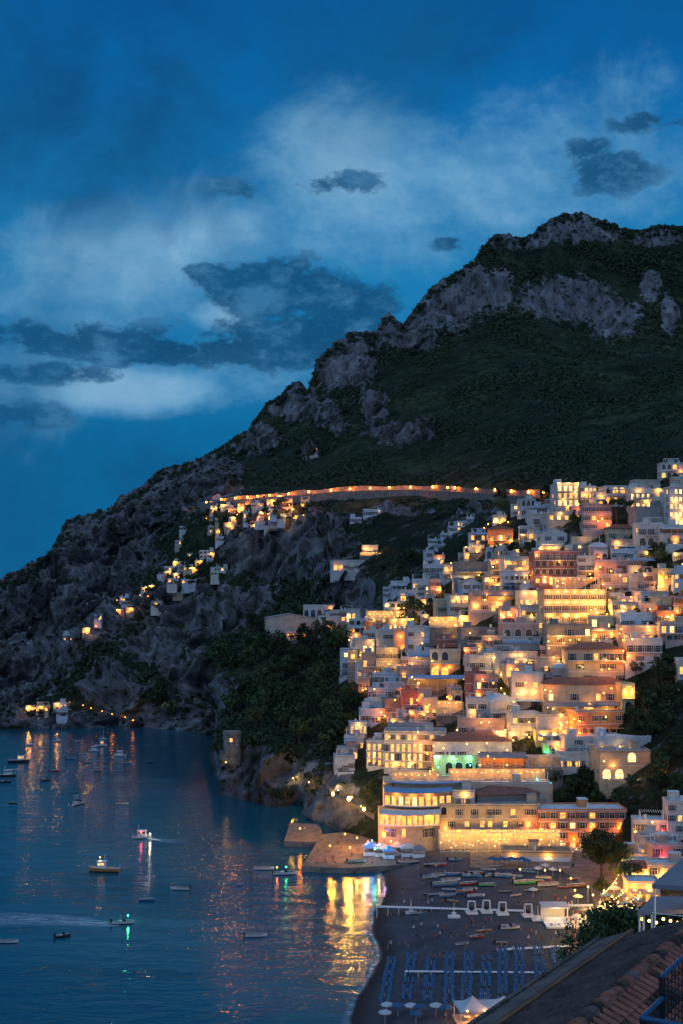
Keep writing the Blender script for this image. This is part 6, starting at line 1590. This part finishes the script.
def foreground_roof():
    K = 2.5
    z_e = CAMZ-440/F*10*K; z_r = CAMZ-440/F*8.4*K
    def atz(px, py, z): Y = (CAMZ-z)*F/(py-HZ); return Vector(((px-CX)/F*Y, Y, z))
    E1, E2 = atz(450, 1044, z_e), atz(600, 942, z_e); R1, R2 = atz(552, 1050, z_r), atz(706, 918, z_r)
    # main plane through eave and ridge
    nrm = (E2-E1).cross(R1-E1).normalized()
    def onp(px, py):
        d = P(px, py, 1)-CAM; t = (E1-CAM).dot(nrm)/d.dot(nrm); return CAM+d*t
    P3 = onp(706, 914)
    org = Vector((E1.x, E1.y, 0)); root = empty('tiled_roof_house', Vector((E2.x, E2.y, z_e-4)))
    O = root.location.copy()
    up = nrm if nrm.z > 0 else -nrm
    top = [E1-O, E2-O, P3-O, R2-O, R1-O]
    dn = -up*.22
    b = MB(); i0 = len(b.v)
    # subdivided surface with rows of worn tiles
    n_a, n_b = 90, 34
    g = []
    for a in range(n_a+1):
        t = a/n_a; lo = E1.lerp(E2, t)-O; hi = R1.lerp(R2, t)-O; g.append([lo.lerp(hi, k/n_b)+up*(.035*noise.noise(Vector((t*60, k*.9, 1)))+.045*abs(math.sin(k/n_b*PI*17))) for k in range(n_b+1)])
    for a in range(n_a):
        for k in range(n_b): b.face([g[a][k], g[a+1][k], g[a+1][k+1], g[a][k+1]])
    b.face([E2-O, P3-O, R2-O]); 
    for a, c in ((top[0], top[1]), (top[1], top[2])): b.face([a+dn, c+dn, c, a])
    b.face([p+dn for p in top][::-1]); b.build('roof_surface', ['oldroof'], root)
    # eave strip and gutter
    d = (E2-E1).normalized(); inn = ((R1-E1)-(R1-E1).dot(d)*d).normalized()
    b = MB()
    a0, a1 = E1-O+up*.07, E2-O+up*.07
    b.face([a0, a1, a1+inn*.75, a0+inn*.75]); b.face([a0+inn*.75, a1+inn*.75, a1+inn*.75-up*.2, a0+inn*.75-up*.2][::-1]); b.face([a0-up*.3, a1-up*.3, a1, a0]); b.face([a1, a1-up*.3, a1+inn*.75-up*.3, a1+inn*.75])
    n = 60
    for k in range(n): s = a0.lerp(a1, k/n); e = a0.lerp(a1, (k+.85)/n); b.tube(s+up*.02, e+up*.03, .07, .06, n=6, m=0)
    b.build('eave', ['oldstone'], root)
    b = MB(); b.tube(a0+inn*.95-up*.02, a1+inn*.95-up*.02, .07, n=6); b.build('gutter', ['wood'], root)
    # ridge caps
    b = MB(); L = (R2-R1).length; n = int(L/.34); rr_ = random.Random(8)
    for k in range(n):
        s = (R1-O).lerp(R2-O, k/n); e = (R1-O).lerp(R2-O, (k+1.12)/n); j = Vector((rr_.uniform(-.03, .03), rr_.uniform(-.03, .03), rr_.uniform(-.01, .03)))
        b.tube(s+j+Vector((0, 0, .03)), e+j+Vector((0, 0, .0)), .15, .115, n=10, m=rr_.choice((0, 0, 1, 2)))
    b.build('ridge_tiles', ['tile', 'oldstone', 'oldroof'], root)
    # near face with rows of curved tiles
    dr = (R2-R1).normalized(); side = Vector((dr.y, -dr.x, 0)).normalized(); down = (side*1.0+Vector((0, 0, -.42))).normalized()
    b = MB(); w_ = 5.5; b.face([R1-O, R2-O, R2-O+down*w_, R1-O+down*w_][::-1]); b.build('near_roof_surface', ['oldroof'], root)
    b = MB(); n = int(L/.26)
    for k in range(n):
        s0 = (R1-O).lerp(R2-O, (k+.5)/n)
        m = 12
        for j in range(m):
            s = s0+down*(w_*j/m); e = s0+down*(w_*(j+1.08)/m); b.tube(s+Vector((0, 0, .03)), e+Vector((0, 0, .045)), .075, .095, n=6, m=rr_.choice((0, 0, 0, 1)))
    b.build('roof_tiles', ['tile', 'oldroof'], root)
    # walls down to the hill
    b = MB(); c0, c1 = E1-O+inn*.7, E2-O+inn*.7; f1 = R2-O+down*4.8; f0 = R1-O+down*4.8
    poly = [(c0.x, c0.y), (f0.x, f0.y), (f1.x, f1.y), (P3-O).to_tuple()[:2], (c1.x, c1.y)]
    zt = min(c0.z, f1.z)-.35; b.prism([poly[0], poly[1], poly[2], poly[4]], zt-26, zt, 0); b.build('wall', ['wallN'], root)
    root['label'] = 'dark old tiled roof with a row of round ridge tiles, bottom right corner'; root['category'] = 'roof'
M['oldroof'] = surf('old_roof_tiles', (.085, .06, .05), .95, .5, 1.3, .9, 4)
M['oldstone'] = surf('old_mortar', (.15, .12, .105), .95, .4, 1.6, .7, 5)
M['bluerail'] = surf('paint_blue_rail', (.02, .08, .17), .5, .1, 2)
M['net'] = surf('dark_net', (.015, .016, .02), .9, .3, 6)
foreground_roof()
def railing():
    A = P(642, 1018, 10.0); r = empty('terrace_railing', Vector((A.x, A.y, A.z-1.1)))
    O = r.location.copy(); b = MB()
    p1, p2, p3, p4 = P(642,1018,10)-O, P(662,998,10.9)-O, P(661,977,10.9)-O, P(706,936,12.6)-O; p5 = P(706,1030,9.6)-O
    for a, c in ((p1, p2), (p3, p4), (p1, p5)): b.tube(a, c, .022, n=8)
    b.build('top_rail', ['bluerail'], r); b = MB()
    for a in (p1, p3, p4, p5, p2): b.tube(a, (a.x, a.y, 0), .02, n=6)
    b.tube(p2, p3, .02, n=6)
    for (a, c) in ((p3, p4), (p1, p2), (p1, p5)):
        n = 14
        for k in range(1, n): s = a.lerp(c, k/n); b.tube(s, (s.x, s.y, .02), .006, n=4)
        for k in range(1, 9):
            b.tube(Vector((a.x, a.y, a.z*(1-k/9))), Vector((c.x, c.y, c.z*(1-k/9))), .006, n=4)
    b.build('bars', ['net'], r)
    b = MB(); b.box(-.05, 3.5, -4, .1, -.3, 0, 0); b.box(.6, 3.5, .1, 2.6, -.32, -.02, 0); b.build('floor', ['concrete'], r)
    b = MB(); b.box(.65, 3.4, -3.8, 2.5, -12, -.34, 0); b.build('wall', ['wallN'], r)
    r['label'] = 'dark barred terrace railing with a blue top rail in the bottom right corner'; r['category'] = 'railing'
railing()

# ------------------------------------------------------------------ labels: tell each thing from its look-alikes by the landmark it stands at
LMK = [('the bright top hotel',568,498),('the two stone pines',620,512),('the hilltop house at the right edge',672,471),('the five-storey right-edge block',678,508),('the red balconied hotel',558,568),('the long cream hotel',575,607),('the orange villa',500,540),
 ('the pink floodlit villa',493,604),('the stepped white hotel',415,752),('the green-lit hotel',472,755),('the curved beach hotel',416,806),('the cream beachfront hotel',490,825),('the orange beachfront hotel',582,832),('the arched-window villa',625,765),
 ('the glass-fronted house',365,651),('the watchtower',232,740),('the lit rock terrace',370,553),('the grey gabled hall',290,627),('the coast road bend',250,504),('the lower red-roofed wing',587,695),('the upper red-roofed wing',596,662),('the dark grey block',570,640),
 ('the blue-canopied terrace',437,684),('the orange-arched cream house',445,663),('the large balconied white house',482,712),('the blue-balconied house',645,652),('the bright restaurant terrace',465,622),('the bright winding terrace',392,616),('the pool terrace',520,778),
 ('the large promenade tree',598,848),('the large pier',355,852),('the brilliant cliff lamp',338,788),('the beach bar hut',560,905),('the long walkway',450,915),('the green beach boat',487,885),('the red-lit house',660,856),('the spur cottages',175,578),('the far shore path',80,708),
 ('the gabled house',555,543),('the large windowless hall',654,517),('the yellow tower house',628,698),('the lit tent',490,1008),('the middle lounger rows',450,980),('the lower canopy',665,905)]
def phrase(px, py):
    n, x, y = min(LMK, key=lambda l: (l[1]-px)**2+((l[2]-py)*1.15)**2); dx, dy = px-x, py-y
    if abs(dx) < 7 and abs(dy) < 7: return 'right at '+n
    if abs(dx) > 2.2*abs(dy): d = 'right of ' if dx > 0 else 'left of '
    elif abs(dy) > 2.2*abs(dx): d = 'below ' if dy > 0 else 'above '
    else: d = ('lower ' if dy > 0 else 'upper ')+('right of ' if dx > 0 else 'left of ')
    return d+n
ORD = ['first','second','third','fourth','fifth','sixth','seventh','eighth','ninth','tenth','eleventh','twelfth','thirteenth','fourteenth','fifteenth','sixteenth','seventeenth','eighteenth','nineteenth','twentieth']
from collections import defaultdict
byl = defaultdict(list)
for nm, (o, base, px, py) in LABELS.items(): byl[(base, phrase(px, py))].append((px, py, o))
nlong = 0
for (base, ph), L in byl.items():
    L.sort(key=lambda t: t[0])
    for k, (px, py, o) in enumerate(L):
        if len(L) == 1: lab = base+', '+ph
        elif len(L) == 2: lab = base+', '+ph+(', left one' if k == 0 else ', right one')
        else: lab = base+', '+ph+', '+(ORD[min(k, 19)]+' from left' if k < 20 else 'rightmost')
        while len(lab.replace(',', '').split()) > 16:
            lab = lab.replace(' with ', ', ', 1) if ' with ' in lab else lab.replace('the ', '', 1) if 'the ' in lab else lab.rsplit(' ', 1)[0]
            nlong += 1
            if nlong > 5000: break
        o['label'] = lab
print('LAMPS', NL, 'TREES', NT, 'LOUNGERS', nlg, 'OBJ', len(bpy.data.objects), 'LABELS', len(LABELS))
# ------------------------------------------------------------------ world, light, camera
def make_world():
    w = bpy.data.worlds.new('World'); SC.world = w; w.use_nodes = True; nt = w.node_tree; nt.nodes.clear(); L = nt.links
    tc = N(nt, 'ShaderNodeTexCoord'); sp = N(nt, 'ShaderNodeSeparateXYZ'); L.new(tc.outputs['Generated'], sp.inputs[0])
    def mth(op, a, b=None, c=None, clamp=False):
        n = N(nt, 'ShaderNodeMath', operation=op); n.use_clamp = clamp
        for i, x in enumerate((a, b, c)):
            if x is None: continue
            if isinstance(x, (int, float)): n.inputs[i].default_value = x
            else: L.new(x, n.inputs[i])
        return n.outputs[0]
    az = mth('ARCTAN2', sp.outputs[0], sp.outputs[1]); el = mth('ARCSINE', sp.outputs[2])
    azd = mth('MULTIPLY', az, 57.2958); eld = mth('MULTIPLY', el, 57.2958)
    cb = N(nt, 'ShaderNodeCombineXYZ'); L.new(azd, cb.inputs[0]); L.new(eld, cb.inputs[1])
    def nz(sx, sy, off, det, ro, dist=0, rot=0):
        mp = N(nt, 'ShaderNodeMapping'); mp.inputs['Scale'].default_value = (sx, sy, 1); mp.inputs['Location'].default_value = (off, off*.7, off*.3)
        mp.inputs['Rotation'].default_value = (0, 0, rot)
        L.new(cb.outputs[0], mp.inputs[0]); n = N(nt, 'ShaderNodeTexNoise'); n.inputs['Scale'].default_value = 1
        n.inputs['Detail'].default_value = det; n.inputs['Roughness'].default_value = ro; n.inputs['Distortion'].default_value = dist
        L.new(mp.outputs[0], n.inputs['Vector']); return n.outputs['Fac']
    warp = nz(.2, .3, 3.1, 2, .6); warp2 = nz(.55, .95, 7.7, 5, .68)
    wisp = nz(.075, .05, 1.7, 4, .55, .5, .35)
    def ang(px, py):
        x = (px-CX)/F; z = (HZ-py)/F; return math.degrees(math.atan(x)), math.degrees(math.atan(z/math.sqrt(1+x*x)))
    wv1 = mth('MULTIPLY_ADD', warp2, 1.7, mth('MULTIPLY_ADD', warp, 1.3, -1.5))
    def field(lst, rough):
        out = None
        for (px, py, rx, ry, l) in lst:
            a0, e0 = ang(px, py); k2 = 57.3/F
            n = N(nt, 'ShaderNodeVectorMath', operation='MULTIPLY_ADD'); L.new(cb.outputs[0], n.inputs[0])
            n.inputs[1].default_value = (1/(rx*k2), 1/(ry*k2), 0); n.inputs[2].default_value = (-a0/(rx*k2), -e0/(ry*k2), 0)
            q = N(nt, 'ShaderNodeVectorMath', operation='DOT_PRODUCT'); L.new(n.outputs[0], q.inputs[0]); L.new(n.outputs[0], q.inputs[1])
            v = mth('MULTIPLY_ADD', q.outputs['Value'], -l, l)
            out = v if out is None else mth('SMOOTH_MAX', out, v, .3)
        return mth('MULTIPLY_ADD', wv1, rough, out)
    strk = nz(.17, .15, 5.3, 5, .6, 1.2, .6)
    # base gradient by elevation
    mr = N(nt, 'ShaderNodeMapRange'); mr.inputs['From Min'].default_value = 0; mr.inputs['From Max'].default_value = 30; L.new(eld, mr.inputs['Value'])
    base = ramp(nt, mr.outputs[0], [(0, (.002, .10, .25)), (.25, (.004, .13, .31)), (.5, (.012, .18, .40)), (.75, (.003, .12, .35)), (1, (.001, .065, .25))])
    col = base.outputs['Color']
    def mix(fac, c1, c2, lim=1.0):
        m = N(nt, 'ShaderNodeMix', data_type='RGBA'); f = mth('MULTIPLY', fac, lim)
        L.new(f, m.inputs[0]); L.new(c1, m.inputs[6]) if not isinstance(c1, tuple) else None
        if isinstance(c2, tuple): m.inputs[7].default_value = (*c2, 1)
        else: L.new(c2, m.inputs[7])
        return m.outputs[2]
    def soft(v, a, b):
        m = N(nt, 'ShaderNodeMapRange', interpolation_type='SMOOTHSTEP'); m.inputs['From Min'].default_value = a; m.inputs['From Max'].default_value = b
        L.new(v, m.inputs['Value']); return m.outputs[0]
    vf = field(VEIL, .7); col = mix(soft(mth('MULTIPLY_ADD', strk, 1.3, mth('ADD', vf, -.65)), -.3, .9), col, (.10, .29, .50), .95)
    col = mix(soft(mth('MULTIPLY_ADD', strk, 1.8, mth('ADD', vf, -1.1)), .25, 1.4), col, (.22, .42, .60), .7)
    col = mix(soft(mth('MULTIPLY_ADD', strk, -1.6, mth('ADD', field(DARKV, .5), .8)), -.4, 1.1), col, (.004, .06, .175), .85)
    ccol = ramp(nt, mth('MULTIPLY_ADD', warp, .5, mth('MULTIPLY', warp2, .6)), [(.42, (.003, .042, .115)), (.56, (.008, .075, .18)), (.68, (.04, .16, .32))])
    col = mix(soft(field(CLOUDS, 2.6), -.1, .8), col, ccol.outputs[0], .93)
    # faint wisps
    ws = soft(wisp, .45, .7); col = mix(ws, col, (.006, .09, .22), .5)
    # unseen sky behind the viewer and overhead is set paler, to brighten the walls
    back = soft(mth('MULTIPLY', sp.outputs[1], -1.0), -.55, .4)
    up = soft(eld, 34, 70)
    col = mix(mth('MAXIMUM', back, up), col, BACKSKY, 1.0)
    bg = N(nt, 'ShaderNodeBackground'); L.new(col, bg.inputs[0]); bg.inputs[1].default_value = 1.12
    o = N(nt, 'ShaderNodeOutputWorld'); L.new(bg.outputs[0], o.inputs[0])
VEIL = [(350,165,110,75,1.25),(120,260,120,60,1.15),(225,315,40,20,1.2),(215,235,80,40,1.0),(60,320,120,50,.4),(470,190,120,50,.6),(130,390,110,28,1.35),(20,380,60,60,.5),(330,220,200,50,.5),(250,360,90,30,.4),(600,150,120,60,.35)]
DARKV = [(60,120,150,90,.6),(350,30,300,40,.2),(150,60,100,120,.4),(130,470,200,40,.25),(30,480,60,50,.2)]
CLOUDS = [(275,288,95,34,1.3),(350,305,60,28,1.2),(225,276,50,14,1.2),(150,348,110,22,1.4),(50,338,90,20,1.35),(40,372,80,12,1.0),(270,345,140,28,1.4),(330,330,80,24,1.2),(610,172,50,22,1.1),(655,120,50,14,1.0),(590,150,30,12,.9),(320,185,70,14,.6),(10,415,60,14,.9),(450,243,22,8,.8),(250,190,40,10,.5)]
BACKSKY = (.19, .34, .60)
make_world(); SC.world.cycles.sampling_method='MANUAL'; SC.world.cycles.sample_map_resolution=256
def haze():
    m, nt = newmat('haze_air'); v = N(nt, 'ShaderNodeVolumePrincipled'); v.inputs['Color'].default_value = (.72, .85, 1, 1); v.inputs['Density'].default_value = .00018; v.inputs['Anisotropy'].default_value = .1
    o = N(nt, 'ShaderNodeOutputMaterial'); nt.links.new(v.outputs[0], o.inputs['Volume'])
    b = MB(); b.box(-1300, 1500, -200, 2400, -13, 640); o = b.build('haze', [m]); o['kind'] = 'stuff'
s = bpy.data.lights.new('dusk_sun', 'SUN'); s.energy = .26; s.angle = math.radians(16); s.color = (.62, .78, 1)
so = bpy.data.objects.new('dusk_sun', s); COL.objects.link(so); so.rotation_euler = (math.radians(52), 0, math.radians(-35)); so.location = (0, -50, 300)
cd = bpy.data.cameras.new('camera'); co = bpy.data.objects.new('camera', cd); COL.objects.link(co)
co.location = CAM; co.rotation_euler = (PI/2, 0, 0); cd.sensor_fit = 'VERTICAL'; cd.sensor_height = 24; cd.lens = F/1024*24
cd.shift_y = (HZ-512)/1024; cd.clip_start = .5; cd.clip_end = 20000; SC.camera = co
SC.view_settings.view_transform = 'Standard'; SC.view_settings.look = 'None'; SC.view_settings.exposure = 0
SC.view_settings.use_curve_mapping = False
cy = SC.cycles; cy.use_denoising = True; cy.max_bounces = 5; cy.diffuse_bounces = 2; cy.glossy_bounces = 3; cy.transparent_max_bounces = 8
cy.sample_clamp_indirect = 4; cy.caustics_reflective = False; cy.caustics_refractive = False; cy.use_light_tree = True
